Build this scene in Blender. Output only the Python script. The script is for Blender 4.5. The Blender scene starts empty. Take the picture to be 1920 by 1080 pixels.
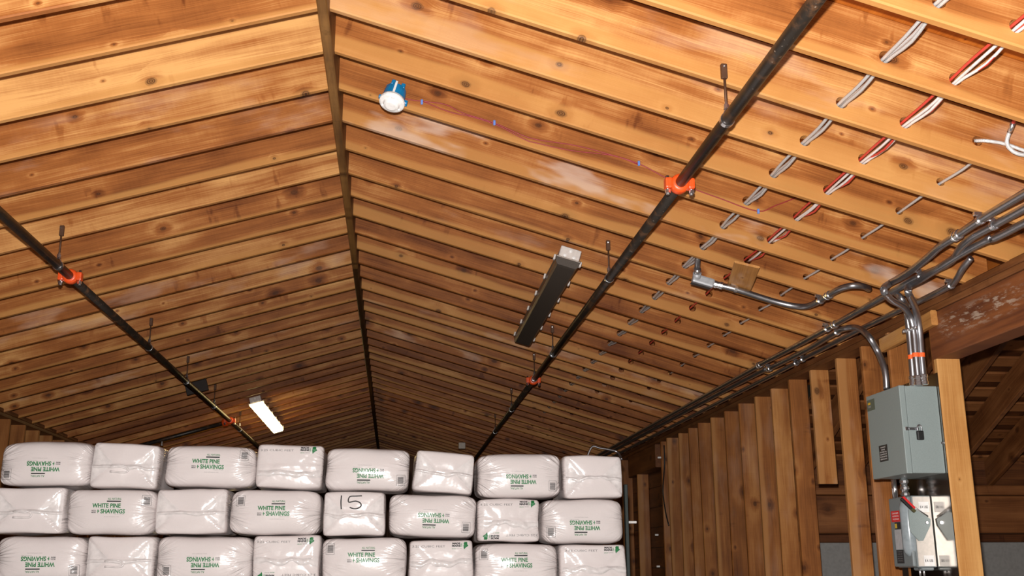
import bpy, bmesh, math, random
import numpy as np
from mathutils import Vector, Matrix, noise
from mathutils.bvhtree import BVHTree
from mathutils.geometry import tessellate_polygon

scene = bpy.context.scene
COL = scene.collection
# ------------------------------------------------------------------ camera
FPX, YAW, PITCH, ROLL = 2007.28, 0.1082016, 0.2557881, -0.00503
CZ = 1.65
sy, cy, sp, cp = math.sin(YAW), math.cos(YAW), math.sin(PITCH), math.cos(PITCH)
FWD = Vector((sy * cp, cy * cp, sp))
_r = Vector((cy, -sy, 0)); _u = _r.cross(FWD)
RGT = math.cos(ROLL) * _r + math.sin(ROLL) * _u
UPV = -math.sin(ROLL) * _r + math.cos(ROLL) * _u
cam = bpy.data.cameras.new('camera'); cam_o = bpy.data.objects.new('camera', cam)
COL.objects.link(cam_o)
M = Matrix((RGT, UPV, -FWD)).transposed().to_4x4(); M.translation = (0, 0, CZ)
cam_o.matrix_world = M
cam.sensor_width = 36; cam.lens = FPX / 1920 * 36; cam.clip_end = 200; cam.clip_start = .05
scene.camera = cam_o
# ------------------------------------------------------------------ world, light, exposure
world = bpy.data.worlds.new('world'); scene.world = world; world.use_nodes = True
bg = world.node_tree.nodes['Background']
bg.inputs[0].default_value = (1, .78, .55, 1); bg.inputs[1].default_value = .008
fl = bpy.data.lights.new('camera_flash', 'POINT'); fl.energy = 1720; fl.color = (1, .965, .93)
fl.shadow_soft_size = .03
fo = bpy.data.objects.new('camera_flash', fl); COL.objects.link(fo); fo.location = (-.02, .02, CZ + .19)
vs = scene.view_settings
vs.view_transform = 'Standard'; vs.look = 'None'; vs.gamma = 1; vs.use_curve_mapping = False
vs.exposure = 0
# ------------------------------------------------------------------ pixel -> point on a known surface
XR, ZR, TS, S16 = -.3539, CZ + 2.3869, .29178, .4064
TH = math.atan(TS); CT, ST = math.cos(TH), math.sin(TH)
Y0 = 4.327 - .038               # near face of rafter number 0
CAM = Vector((0, 0, CZ))
def ray(x, y): return FWD * FPX + RGT * (x - 960) - UPV * (y - 540)
def on_x(x, y, X): d = ray(x, y); return CAM + d * (X / d.x)
def on_y(x, y, Y): d = ray(x, y); return CAM + d * (Y / d.y)
def on_z(x, y, Z): d = ray(x, y); return CAM + d * ((Z - CZ) / d.z)
def on_roof(x, y, off=0):       # plane of the rafter undersides, off = distance below it
    d = ray(x, y); o = off / CT
    P = CAM + d * ((ZR - CZ + TS * XR - o) / (d.z + TS * d.x))
    if P.x < XR: P = CAM + d * ((ZR - CZ - TS * XR - o) / (d.z - TS * d.x))
    return P
def roof_z(X): return ZR - TS * abs(X - XR)

# ------------------------------------------------------------------ node helpers
def new_mat(name):
    m = bpy.data.materials.new(name); m.use_nodes = True
    return m, m.node_tree, m.node_tree.nodes['Principled BSDF']
def plain(name, col, rough=.5, metal=0, emit=None, spec=.5, bump=0, bscale=40):
    m, t, b = new_mat(name)
    b.inputs['Base Color'].default_value = (*col, 1); b.inputs['Roughness'].default_value = rough
    b.inputs['Metallic'].default_value = metal; b.inputs['Specular IOR Level'].default_value = spec
    if emit: b.inputs['Emission Color'].default_value = (*emit[0], 1); b.inputs['Emission Strength'].default_value = emit[1]
    n = t.nodes.new('ShaderNodeTexNoise'); n.inputs['Scale'].default_value = bscale; n.inputs['Detail'].default_value = 4
    tc = t.nodes.new('ShaderNodeTexCoord'); t.links.new(tc.outputs['Object'], n.inputs['Vector'])
    if not emit:
        mx = t.nodes.new('ShaderNodeMix'); mx.data_type = 'RGBA'; mx.blend_type = 'MULTIPLY'
        mx.inputs[0].default_value = .35; mx.inputs[6].default_value = (*col, 1)
        r = t.nodes.new('ShaderNodeValToRGB'); r.color_ramp.elements[0].position = .3; r.color_ramp.elements[1].position = .6
        r.color_ramp.elements[0].color = (.55, .55, .55, 1)
        t.links.new(n.outputs[0], r.inputs[0]); t.links.new(r.outputs[0], mx.inputs[7]); t.links.new(mx.outputs[2], b.inputs['Base Color'])
    if bump:
        bp = t.nodes.new('ShaderNodeBump'); bp.inputs['Strength'].default_value = bump; bp.inputs['Distance'].default_value = .004
        t.links.new(n.outputs[0], bp.inputs['Height']); t.links.new(bp.outputs[0], b.inputs['Normal'])
    return m

class NT:
    """tiny expression helper for math nodes"""
    def __init__(s, t): s.t = t
    def m(s, op, a, b=None, c=None, clamp=False):
        n = s.t.nodes.new('ShaderNodeMath'); n.operation = op; n.use_clamp = clamp
        for i, v in enumerate((a, b, c)):
            if v is None: continue
            if isinstance(v, (int, float)): n.inputs[i].default_value = v
            else: s.t.links.new(v, n.inputs[i])
        return n.outputs[0]
    def xyz(s, x, y, z):
        n = s.t.nodes.new('ShaderNodeCombineXYZ')
        for i, v in enumerate((x, y, z)):
            if isinstance(v, (int, float)): n.inputs[i].default_value = v
            else: s.t.links.new(v, n.inputs[i])
        return n.outputs[0]
    def noise(s, v, scale=1, detail=3, rough=.55, dist=0):
        n = s.t.nodes.new('ShaderNodeTexNoise'); n.inputs['Scale'].default_value = scale
        n.inputs['Detail'].default_value = detail; n.inputs['Roughness'].default_value = rough
        n.inputs['Distortion'].default_value = dist; s.t.links.new(v, n.inputs['Vector']); return n.outputs[0]
    def step(s, x, a, b):
        n = s.t.nodes.new('ShaderNodeMapRange'); n.interpolation_type = 'SMOOTHSTEP'
        for k, v in (('Value', x), ('From Min', a), ('From Max', b)):
            if isinstance(v, (int, float)): n.inputs[k].default_value = v
            else: s.t.links.new(v, n.inputs[k])
        return n.outputs[0]
    def mix(s, f, a, b, blend='MIX'):
        n = s.t.nodes.new('ShaderNodeMix'); n.data_type = 'RGBA'; n.blend_type = blend
        for k, v in ((0, f), (6, a), (7, b)):
            if isinstance(v, (int, float)): n.inputs[k].default_value = v
            elif isinstance(v, tuple): n.inputs[k].default_value = (*v, 1)
            else: s.t.links.new(v, n.inputs[k])
        return n.outputs[2]

def wood(name, dark, mid, light, sap, knot=(.055, .018, .006), width=.235, grey=0, rough=.5):
    """boards: local x runs along the grain, z across; object colour r = tone, g = width of the pale sapwood band, b = sawn-weathered"""
    m, t, b = new_mat(name); N = NT(t)
    tc = t.nodes.new('ShaderNodeTexCoord'); sp_ = t.nodes.new('ShaderNodeSeparateXYZ'); t.links.new(tc.outputs['Object'], sp_.inputs[0])
    oi = t.nodes.new('ShaderNodeObjectInfo'); sc = t.nodes.new('ShaderNodeSeparateColor'); t.links.new(oi.outputs['Color'], sc.inputs[0])
    R = oi.outputs['Random']
    x = N.m('ADD', sp_.outputs[0], N.m('MULTIPLY', R, 57.3)); y = sp_.outputs[1]; z0 = sp_.outputs[2]
    z = N.m('ADD', z0, N.m('MULTIPLY', R, 23.7))
    # knots: one per cell of a stretched cell pattern
    KX, KZ = 1.9, 5.2
    kx = N.m('MULTIPLY', x, KX); kz = N.m('MULTIPLY', z, KZ)
    vo = t.nodes.new('ShaderNodeTexVoronoi'); vo.voronoi_dimensions = '2D'; vo.inputs['Scale'].default_value = 1; vo.inputs['Randomness'].default_value = .95
    t.links.new(N.xyz(kx, kz, 0), vo.inputs['Vector'])
    ps = t.nodes.new('ShaderNodeSeparateXYZ'); t.links.new(vo.outputs['Position'], ps.inputs[0])
    vx = N.m('DIVIDE', N.m('SUBTRACT', kx, ps.outputs[0]), KX); vz = N.m('DIVIDE', N.m('SUBTRACT', kz, ps.outputs[1]), KZ)
    wob = N.noise(N.xyz(x, z, 3.1), 22, 2)
    r = N.m('SQRT', N.m('ADD', N.m('POWER', N.m('MULTIPLY', vx, .72), 2), N.m('POWER', vz, 2)))
    r = N.m('MULTIPLY', r, N.m('ADD', .65, N.m('MULTIPLY', wob, .7)))
    cc = t.nodes.new('ShaderNodeSeparateColor'); t.links.new(vo.outputs['Color'], cc.inputs[0])
    gate = N.m('GREATER_THAN', cc.outputs[0], .22)
    rad = N.m('ADD', .004, N.m('MULTIPLY', N.m('POWER', cc.outputs[1], 1.6), .022))
    kn = N.m('MULTIPLY', N.m('SUBTRACT', 1, N.step(r, N.m('MULTIPLY', rad, .5), N.m('MULTIPLY', rad, 1.15))), gate)
    halo = N.m('MULTIPLY', N.m('SUBTRACT', 1, N.step(r, rad, N.m('MULTIPLY', rad, 3.4))), gate)
    pale = N.m('MULTIPLY', N.m('SUBTRACT', 1, N.step(r, N.m('MULTIPLY', rad, 2.2), N.m('MULTIPLY', rad, 7.5))), gate)
    # grain bent around the knots
    zz = N.m('SUBTRACT', z, N.m('MULTIPLY', N.m('MULTIPLY', vz, halo), .75))
    zz = N.m('ADD', zz, N.m('MULTIPLY', N.noise(N.xyz(N.m('MULTIPLY', x, 1.1), N.m('MULTIPLY', z, 2.5), 0), 1, 2), .05))
    g1 = N.noise(N.xyz(N.m('MULTIPLY', x, .55), N.m('MULTIPLY', y, 14), N.m('MULTIPLY', zz, 16)), 1, 3)
    g2 = N.noise(N.xyz(N.m('MULTIPLY', x, 2.2), N.m('MULTIPLY', y, 60), N.m('MULTIPLY', zz, 210)), 1, 3, .65)
    bl = N.noise(N.xyz(N.m('MULTIPLY', x, 1.6), y, N.m('MULTIPLY', z, 5)), 1, 3, .6)
    saw = N.noise(N.xyz(N.m('MULTIPLY', x, 90), y, N.m('MULTIPLY', z, 5)), 1, 1)
    band_edge = N.m('ADD', N.m('MULTIPLY', sc.outputs[1], width), N.m('MULTIPLY', N.m('SUBTRACT', N.noise(N.xyz(N.m('MULTIPLY', x, .9), 0, 7.7), 1, 2), .5), .09))
    band = N.m('MULTIPLY', N.m('SUBTRACT', 1, N.step(N.m('ADD', z0, N.m('MULTIPLY', N.m('SUBTRACT', g1, .5), .03)), N.m('SUBTRACT', band_edge, .012), N.m('ADD', band_edge, .014))), N.m('GREATER_THAN', sc.outputs[1], .02))
    f = N.m('ADD', sc.outputs[0], N.m('MULTIPLY', N.m('SUBTRACT', g1, .5), 1.0))
    f = N.m('ADD', f, N.m('MULTIPLY', N.m('SUBTRACT', g2, .5), .85))
    f = N.m('ADD', f, N.m('MULTIPLY', N.m('SUBTRACT', bl, .5), 1.25))
    f = N.m('ADD', f, N.m('MULTIPLY', N.m('SUBTRACT', saw, .5), .10))
    smear = N.m('MULTIPLY', N.step(N.noise(N.xyz(N.m('MULTIPLY', x, 13), 4.2, N.m('MULTIPLY', z, 4)), 1, 3), .60, .72), N.step(N.noise(N.xyz(N.m('MULTIPLY', x, 1.3), 8.1, N.m('MULTIPLY', z, 3)), 1, 1), .48, .62))
    f = N.m('SUBTRACT', f, N.m('MULTIPLY', smear, .30))
    f = N.m('SUBTRACT', f, N.m('MULTIPLY', halo, .42)); f = N.m('ADD', f, N.m('MULTIPLY', pale, .16), clamp=True)
    cr = t.nodes.new('ShaderNodeValToRGB'); e = cr.color_ramp.elements
    e[0].position = 0; e[0].color = (*dark, 1); e[1].position = 1; e[1].color = (*light, 1)
    q = e.new(.5); q.color = (*mid, 1)
    t.links.new(f, cr.inputs[0])
    sapc = N.mix(N.m('MULTIPLY', N.m('SUBTRACT', N.m('ADD', g1, N.m('MULTIPLY', g2, .6)), .5), .9, clamp=True), sap, mid)
    c = N.mix(N.m('MULTIPLY', band, .68), cr.outputs[0], sapc)
    ring = N.m('MULTIPLY', N.m('ADD', 1, N.m('SINE', N.m('MULTIPLY', r, 900))), .22)
    c = N.mix(N.m('MULTIPLY', kn, N.m('SUBTRACT', .95, ring)), c, knot)
    if grey: c = N.mix(grey, c, (.17, .115, .075))
    w = N.m('MULTIPLY', N.m('MULTIPLY', sc.outputs[2], N.step(N.noise(N.xyz(N.m('MULTIPLY', x, 2.3), 1.7, N.m('MULTIPLY', z, 7)), 1, 3), .50, .70)), .6)
    c = N.mix(w, c, (.60, .45, .36))
    t.links.new(c, b.inputs['Base Color']); b.inputs['Roughness'].default_value = rough; b.inputs['Specular IOR Level'].default_value = .28
    bp = t.nodes.new('ShaderNodeBump'); bp.inputs['Strength'].default_value = .25; bp.inputs['Distance'].default_value = .002
    t.links.new(N.m('ADD', g2, N.m('MULTIPLY', saw, .4)), bp.inputs['Height']); t.links.new(bp.outputs[0], b.inputs['Normal'])
    return m

RAFT = dict(dark=(.125, .032, .006), mid=(.325, .110, .026), light=(.64, .335, .115), sap=(.55, .275, .080))
W_RAFTER = wood('rafter_wood', **RAFT)
W_STUD = wood('stud_wood', (.12, .036, .008), (.28, .100, .024), (.45, .205, .062), (.48, .235, .08), width=.14)
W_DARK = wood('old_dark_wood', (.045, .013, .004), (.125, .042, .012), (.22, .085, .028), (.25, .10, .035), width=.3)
W_POST = wood('post_wood', (.26, .10, .025), (.46, .21, .06), (.60, .32, .11), (.6, .32, .11), width=.14)
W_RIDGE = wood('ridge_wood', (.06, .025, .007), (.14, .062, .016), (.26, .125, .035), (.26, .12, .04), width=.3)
W_DECK = wood('deck_plywood', (.24, .055, .006), (.37, .098, .012), (.48, .15, .02), (.48, .15, .02), width=3)

def wrinkled_plastic():
    m, t, b = new_mat('white_bag_film'); N = NT(t)
    tc = t.nodes.new('ShaderNodeTexCoord'); s = t.nodes.new('ShaderNodeSeparateXYZ'); t.links.new(tc.outputs['Object'], s.inputs[0])
    oi = t.nodes.new('ShaderNodeObjectInfo'); R = N.m('MULTIPLY', oi.outputs['Random'], 91)
    X = N.m('ADD', s.outputs[0], R)
    ax = N.m('SUBTRACT', .37, N.m('ABSOLUTE', s.outputs[0]))
    ang = N.m('ARCTAN2', s.outputs[2], ax); rad = N.m('SQRT', N.m('ADD', N.m('POWER', ax, 2), N.m('POWER', s.outputs[2], 2)))
    side = N.m('MULTIPLY', N.m('SIGN', s.outputs[0]), 13.1)
    n1 = N.noise(N.xyz(N.m('MULTIPLY', ang, 9), N.m('ADD', N.m('MULTIPLY', rad, 3), side), N.m('ADD', R, N.m('MULTIPLY', s.outputs[1], 3))), 1, 2, .5)
    soft = N.noise(N.xyz(X, s.outputs[1], s.outputs[2]), 7, 3)
    patch = N.step(N.noise(N.xyz(X, s.outputs[1], s.outputs[2]), 5, 1), .40, .62)
    ends = N.m('MULTIPLY', N.m('SUBTRACT', 1, N.step(rad, .12, .30)), N.m('ADD', .25, N.m('MULTIPLY', patch, .9)))
    h = N.m('ADD', N.m('MULTIPLY', N.m('ABSOLUTE', N.m('SUBTRACT', n1, .5)), N.m('ADD', .04, N.m('MULTIPLY', ends, 1.5))), N.m('MULTIPLY', soft, .27))
    bp = t.nodes.new('ShaderNodeBump'); bp.inputs['Strength'].default_value = 1; bp.inputs['Distance'].default_value = .018
    t.links.new(h, bp.inputs['Height']); t.links.new(bp.outputs[0], b.inputs['Normal'])
    sp2 = N.noise(N.xyz(X, s.outputs[1], s.outputs[2]), 160, 2)
    t.links.new(N.mix(N.m('MULTIPLY', N.m('SUBTRACT', sp2, .4), .7, clamp=True), (.84, .775, .765), (.76, .685, .67)), b.inputs['Base Color'])
    b.inputs['Roughness'].default_value = .2; b.inputs['Specular IOR Level'].default_value = .55
    return m
BAG = wrinkled_plastic()
FILM = plain('bag_fold_film', (.88, .83, .82), .22, bump=.5, bscale=30)
P_GREEN = plain('green_print', (.012, .20, .055), .45)
P_BLACK = plain('black_print', (.02, .02, .022), .45)
P_WHITE = plain('white_print', (.8, .78, .76), .45)
P_GREY = plain('grey_print', (.22, .21, .21), .5)
STEEL = plain('galvanised_conduit', (.42, .42, .44), .33, .95, bscale=25)
BRIGHT = plain('bright_zinc', (.78, .78, .80), .2, .95)
PIPE = plain('black_pipe_paint', (.020, .014, .010), .42, .1, bump=.6, bscale=30)
PIPE_N = None
ROD = plain('rusty_rod', (.10, .045, .022), .6, .4)
ORANGE = plain('orange_coupling_paint', (.80, .085, .012), .38)
ORTAPE = plain('orange_marker', (.95, .13, .02), .5)
GREYPAINT = plain('grey_enamel', (.245, .29, .285), .42, bump=.15, bscale=350)
GREYPAINT2 = plain('grey_enamel_dark', (.175, .20, .205), .38, bump=.15, bscale=300)
SIDEPLATE = plain('pale_side_plate', (.50, .46, .42), .4, .35)
SHEET = plain('polished_sheet_steel', (.50, .47, .44), .13, 1.0, bscale=3)
CASTGREY = plain('cast_grey_fitting', (.42, .43, .45), .5, .3)
RED = plain('red_plastic', (.62, .02, .02), .4)
BLACK = plain('black_rubber', (.012, .012, .012), .5)
DKGREEN = plain('dark_green_band', (.06, .05, .012), .5)
WIREW = plain('white_cable_jacket', (.78, .70, .66), .4)
WIRER = plain('red_cable_jacket', (.62, .055, .035), .45)
WIRERD = plain('thin_red_wire', (.28, .025, .03), .5)
BLUE = plain('blue_box_plastic', (.006, .19, .42), .4)
BLUESTAPLE = plain('blue_staple', (.12, .22, .55), .5)
WHITEP = plain('white_plastic', (.80, .78, .76), .35)
YELLOW = plain('yellow_sticker', (.65, .42, .03), .5)
LENS = plain('dull_acrylic_lens', (.075, .062, .052), .32, bump=.3, bscale=200)
HOUSING = plain('pale_fixture_housing', (.62, .56, .52), .45)
FIXRIM = plain('fixture_rim', (.16, .105, .07), .4)
LIT = plain('lit_acrylic_lens', (.9, .85, .7), .4, emit=((1, .72, .30), 17.0))
CONCRETE = plain('concrete', (.28, .26, .24), .85, bump=.5, bscale=6)
GREYWALL = plain('grey_painted_wall', (.20, .195, .185), .7)

def mc_metal():
    m, t, b = new_mat('ribbed_metal_cable'); N = NT(t)
    tc = t.nodes.new('ShaderNodeTexCoord'); s = t.nodes.new('ShaderNodeSeparateXYZ'); t.links.new(tc.outputs['Object'], s.inputs[0])
    h = N.m('SINE', N.m('MULTIPLY', N.m('ADD', s.outputs[1], N.m('MULTIPLY', s.outputs[2], .5)), 900))
    b.inputs['Base Color'].default_value = (.62, .61, .60, 1); b.inputs['Metallic'].default_value = .35; b.inputs['Roughness'].default_value = .35
    bp = t.nodes.new('ShaderNodeBump'); bp.inputs['Strength'].default_value = .35; bp.inputs['Distance'].default_value = .001
    t.links.new(h, bp.inputs['Height']); t.links.new(bp.outputs[0], b.inputs['Normal'])
    return m
MC = mc_metal()
def mottled_pipe():
    m, t, b = new_mat('mottled_black_pipe'); N = NT(t)
    tc = t.nodes.new('ShaderNodeTexCoord'); n = N.noise(tc.outputs['Object'], 14, 5, .65); n2 = N.noise(tc.outputs['Object'], 60, 3)
    c = N.mix(N.step(n, .48, .7), (.016, .012, .009), (.085, .040, .018))
    c = N.mix(N.step(n2, .68, .74), c, (.25, .2, .16))
    t.links.new(c, b.inputs['Base Color']); b.inputs['Roughness'].default_value = .4
    bp = t.nodes.new('ShaderNodeBump'); bp.inputs['Strength'].default_value = .4; bp.inputs['Distance'].default_value = .002
    t.links.new(n2, bp.inputs['Height']); t.links.new(bp.outputs[0], b.inputs['Normal'])
    return m
PIPEM = mottled_pipe()
def scraped():
    m, t, b = new_mat('scraped_header_wood'); N = NT(t)
    tc = t.nodes.new('ShaderNodeTexCoord'); s = t.nodes.new('ShaderNodeSeparateXYZ'); t.links.new(tc.outputs['Object'], s.inputs[0])
    x, z = s.outputs[0], s.outputs[2]
    g = N.noise(N.xyz(N.m('MULTIPLY', x, 1.5), s.outputs[1], N.m('MULTIPLY', z, 25)), 1, 4)
    c = N.mix(N.step(g, .3, .7), (.10, .026, .007), (.23, .072, .018))
    sc_ = N.noise(N.xyz(N.m('MULTIPLY', N.m('ADD', x, N.m('MULTIPLY', z, .8)), 9), s.outputs[1], N.m('MULTIPLY', z, 40)), 1, 5, .7)
    zone = N.m('MULTIPLY', N.step(z, .06, .13), N.m('SUBTRACT', 1, N.step(z, .17, .24)))
    zone = N.m('MULTIPLY', zone, N.m('MULTIPLY', N.step(x, .05, .25), N.m('SUBTRACT', 1, N.step(x, .75, 1.0))))
    c = N.mix(N.m('MULTIPLY', N.m('MULTIPLY', N.step(sc_, .50, .60), zone), .8), c, (.42, .32, .24))
    t.links.new(c, b.inputs['Base Color']); b.inputs['Roughness'].default_value = .6
    return m
SCRAPED = scraped()

# ------------------------------------------------------------------ object helpers
def link(name, me, mats, parent=None, mat4=None, smooth=False):
    o = bpy.data.objects.new(name, me)
    for m in (mats if isinstance(mats, (list, tuple)) else [mats]):
        if m and m.name not in [q.name for q in me.materials if q]: me.materials.append(m)
    COL.objects.link(o)
    if mat4 is not None: o.matrix_basis = mat4
    if parent: attach(o, parent)
    if smooth:
        for p in me.polygons: p.use_smooth = True
    return o
def world_of(o):
    m = o.matrix_basis.copy()
    while o.parent:
        m = o.parent.matrix_basis @ o.matrix_parent_inverse @ m if False else (o.parent.matrix_basis @ (o.matrix_parent_inverse @ m)); o = o.parent
    return m
def attach(o, parent):
    o.parent = parent; o.matrix_parent_inverse = world_of(parent).inverted()
def tag(o, label, cat, group=None):
    o['label'] = label; o['category'] = cat
    if group: o['group'] = group
    return o
def thing(name, loc, label, cat, group=None):
    o = bpy.data.objects.new(name, None); o.empty_display_size = .05; COL.objects.link(o); o.matrix_basis = Matrix.Translation(loc)
    return tag(o, label, cat, group)
def structure(name, loc=(0, 0, 0)):
    o = bpy.data.objects.new(name, None); o.empty_display_size = .1; COL.objects.link(o); o.matrix_basis = Matrix.Translation(loc)
    o['kind'] = 'structure'; return o
def finish(bm, name, mats, parent=None, mat4=None, smooth=False, center=True):
    """turns world-space geometry into an object with its origin in its own middle"""
    bmesh.ops.recalc_face_normals(bm, faces=bm.faces)
    me = bpy.data.meshes.new(name)
    if center and mat4 is None:
        vs_ = [v.co for v in bm.verts]
        c = Vector([(min(v[i] for v in vs_) + max(v[i] for v in vs_)) / 2 for i in range(3)])
        bmesh.ops.translate(bm, verts=bm.verts, vec=-c); mat4 = Matrix.Translation(c)
    bm.to_mesh(me); bm.free()
    return link(name, me, mats, parent, mat4, smooth)
def box_bm(lo, hi, bev=0, seg=2, bm=None):
    b2 = bmesh.new(); bmesh.ops.create_cube(b2, size=1)
    lo, hi = Vector(lo), Vector(hi); s = hi - lo
    for v in b2.verts: v.co = Vector((lo[i] + (v.co[i] + .5) * s[i] for i in range(3)))
    if bev: bmesh.ops.bevel(b2, geom=b2.edges, offset=bev, segments=seg, affect='EDGES', profile=.6)
    if bm is None: return b2
    me = bpy.data.meshes.new('tmp'); b2.to_mesh(me); b2.free(); bm.from_mesh(me); bpy.data.meshes.remove(me); return bm
def smooth_path(pts, n=6):
    pts = [Vector(p) for p in pts]
    if len(pts) < 3: return pts
    P = [pts[0] * 2 - pts[1]] + pts + [pts[-1] * 2 - pts[-2]]
    out = []
    for i in range(1, len(P) - 2):
        a, b, c, d = P[i - 1:i + 3]
        for k in range(n):
            u = k / n
            out.append(.5 * ((2 * b) + (c - a) * u + (2 * a - 5 * b + 4 * c - d) * u * u + (3 * b - a - 3 * c + d) * u ** 3))
    out.append(pts[-1]); return out
def tube_bm(pts, r, n=10, bm=None, cap=True):
    bm = bm or bmesh.new(); pts = [Vector(p) for p in pts]
    T = [(pts[min(i + 1, len(pts) - 1)] - pts[max(i - 1, 0)]).normalized() for i in range(len(pts))]
    up = Vector((0, 0, 1)) if abs(T[0].z) < .9 else Vector((1, 0, 0))
    a = T[0].cross(up).normalized(); rings = []
    for i, p in enumerate(pts):
        a = (a - T[i] * a.dot(T[i])).normalized(); b = T[i].cross(a)
        rr = r[i] if isinstance(r, (list, tuple)) else r
        rings.append([bm.verts.new(p + (a * math.cos(2 * math.pi * k / n) + b * math.sin(2 * math.pi * k / n)) * rr) for k in range(n)])
    for i in range(len(rings) - 1):
        for k in range(n):
            bm.faces.new((rings[i][k], rings[i][(k + 1) % n], rings[i + 1][(k + 1) % n], rings[i + 1][k])).smooth = True
    if cap: bm.faces.new(rings[0][::-1]); bm.faces.new(rings[-1])
    return bm
def tube(name, pts, r, mat, parent=None, n=10): return finish(tube_bm(pts, r, n), name, mat, parent)
def lathe_bm(axis_o, axis_d, prof, n=20, bm=None):
    """prof = [(along, radius)]"""
    bm = bm or bmesh.new(); d = Vector(axis_d).normalized(); o = Vector(axis_o)
    a = d.cross(Vector((0, 0, 1)) if abs(d.z) < .9 else Vector((1, 0, 0))).normalized(); b = d.cross(a)
    rings = [[bm.verts.new(o + d * h + (a * math.cos(2 * math.pi * k / n) + b * math.sin(2 * math.pi * k / n)) * max(r, 1e-4)) for k in range(n)] for h, r in prof]
    for i in range(len(rings) - 1):
        for k in range(n): bm.faces.new((rings[i][k], rings[i][(k + 1) % n], rings[i + 1][(k + 1) % n], rings[i + 1][k]))
    bm.faces.new(rings[0][::-1]); bm.faces.new(rings[-1]); return bm

# ------------------------------------------------------------------ boards: local x along the grain, y thickness, z width
_bc = {}
def board_mesh(L, th, w, s0=0, s1=0, holes=(), edge=False, ch=.006):
    """s0/s1: shift of x per unit z at the start and end (plumb cuts); holes: (x, z, r) bored through"""
    key = (round(L, 3), round(th, 4), round(w, 4), round(s0, 3), round(s1, 3), tuple(holes), edge, ch)
    if key in _bc: return _bc[key]
    bm = bmesh.new()
    prof = [(-th / 2, ch), (-th / 2, w - ch), (-th / 2 + ch, w), (th / 2 - ch, w), (th / 2, w - ch), (th / 2, ch), (th / 2 - ch, 0), (-th / 2 + ch, 0)]
    A = [bm.verts.new((z * s0, y, z)) for y, z in prof]; B = [bm.verts.new((L + z * s1, y, z)) for y, z in prof]
    n = 8
    for k in range(n):
        if holes and k in (0, 4): continue
        f = bm.faces.new((A[k], A[(k + 1) % n], B[(k + 1) % n], B[k]))
        if edge and k in (6,): f.material_index = 1
    if holes:
        def face(yv, ia, ib):
            outer = [A[ia], A[ib], B[ib], B[ia]]
            loops = [outer]
            for (hx, hz, hr) in holes:
                loops.append([bm.verts.new((hx + hr * math.cos(a * math.pi / 6), yv, hz + hr * math.sin(a * math.pi / 6))) for a in range(12)])
            flat = [v for l in loops for v in l]
            for tri in tessellate_polygon([[Vector((v.co.x, v.co.z, 0)) for v in l] for l in loops]):
                try: bm.faces.new([flat[i] for i in tri])
                except ValueError: pass
            return loops[1:]
        F = face(-th / 2, 0, 1); G = face(th / 2, 4, 5)
        for l1, l2 in zip(F, G):
            for k in range(12): bm.faces.new((l1[k], l1[(k + 1) % 12], l2[(k + 1) % 12], l2[k]))
    bm.faces.new(A[::-1]); bm.faces.new(B)
    bmesh.ops.recalc_face_normals(bm, faces=bm.faces)
    me = bpy.data.meshes.new('board'); bm.to_mesh(me); bm.free(); _bc[key] = me
    return me
def frame(origin, xdir, zdir):
    x = Vector(xdir).normalized(); z = Vector(zdir); z = (z - x * z.dot(x)).normalized(); y = z.cross(x)
    m = Matrix((x, y, z)).transposed().to_4x4(); m.translation = origin; return m
def board(name, origin, xdir, zdir, L, th, w, mat, parent, tone=.5, band=0, weather=0, **k):
    me = board_mesh(L, th, w, **k)
    if len(me.materials) == 0 or me.materials[0] != mat:
        if len(me.materials): me = me.copy(); me.materials.clear()
        me.materials.append(mat)
    o = bpy.data.objects.new(name, me); COL.objects.link(o); o.matrix_basis = frame(origin, xdir, zdir)
    o.color = (tone, band, weather, 1)
    if parent: attach(o, parent)
    return o

rnd = random.Random(7)
# ================================================================== ROOF
ceiling = structure('ceiling')
DR = .235
XE = 3.06
Lr = (XE - XR - .0225) / CT
# bored holes: (world X of row) measured on the rafter faces
ROWS = [(1.785, .072, .026), (2.05, .072, .026), (2.40, .078, .020)]
def hole_local(X, zin): return ((X - (XR + .0225)) / CT - zin * TS, zin)
holes = tuple((round(hole_local(X, z)[0], 4), z, r) for X, z, r in ROWS)
holes_near = holes[:2] + ((round(hole_local(2.352, .09)[0], 4), .09, .022),)
tones_L = {-2: .7, -1: .62, 0: .55, 1: .93, 2: .55, 3: .36, 4: .42, 5: .66, 6: .40, 7: .38, 8: .58, 9: .46, 10: .66, 11: .45, 12: .56, 13: .36, 14: .48, 15: .62, 16: .3, 17: .5, 18: .45, 19: .28}
bands_L = {0: .08, 1: .12, 3: .0, 4: .13, 5: .0, 8: .12}
wx_L = {3: .35, 2: .25, 9: .4, 10: .4, 15: .5}
tones_R = {-3: .72, -2: .5, -1: .62, 0: .66, 1: .46, 2: .38, 3: .42, 4: .34, 5: .36, 6: .45, 7: .40, 8: .30, 9: .38, 10: .34, 11: .28, 12: .42, 13: .46, 14: .3, 15: .28, 16: .5, 17: .3}
bands_R = {-3: .25, -2: .12, -1: .28, 0: .42, 1: .36, 2: .16, 3: .30, 4: .24, 5: .05, 6: .1, 7: .30, 8: 0, 9: .22, 10: 0, 12: .24, 13: .1}
wx_R = {-1: .35, 0: .25, 3: .95, 6: .25, 13: .55, 14: .3, 16: .6}
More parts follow.
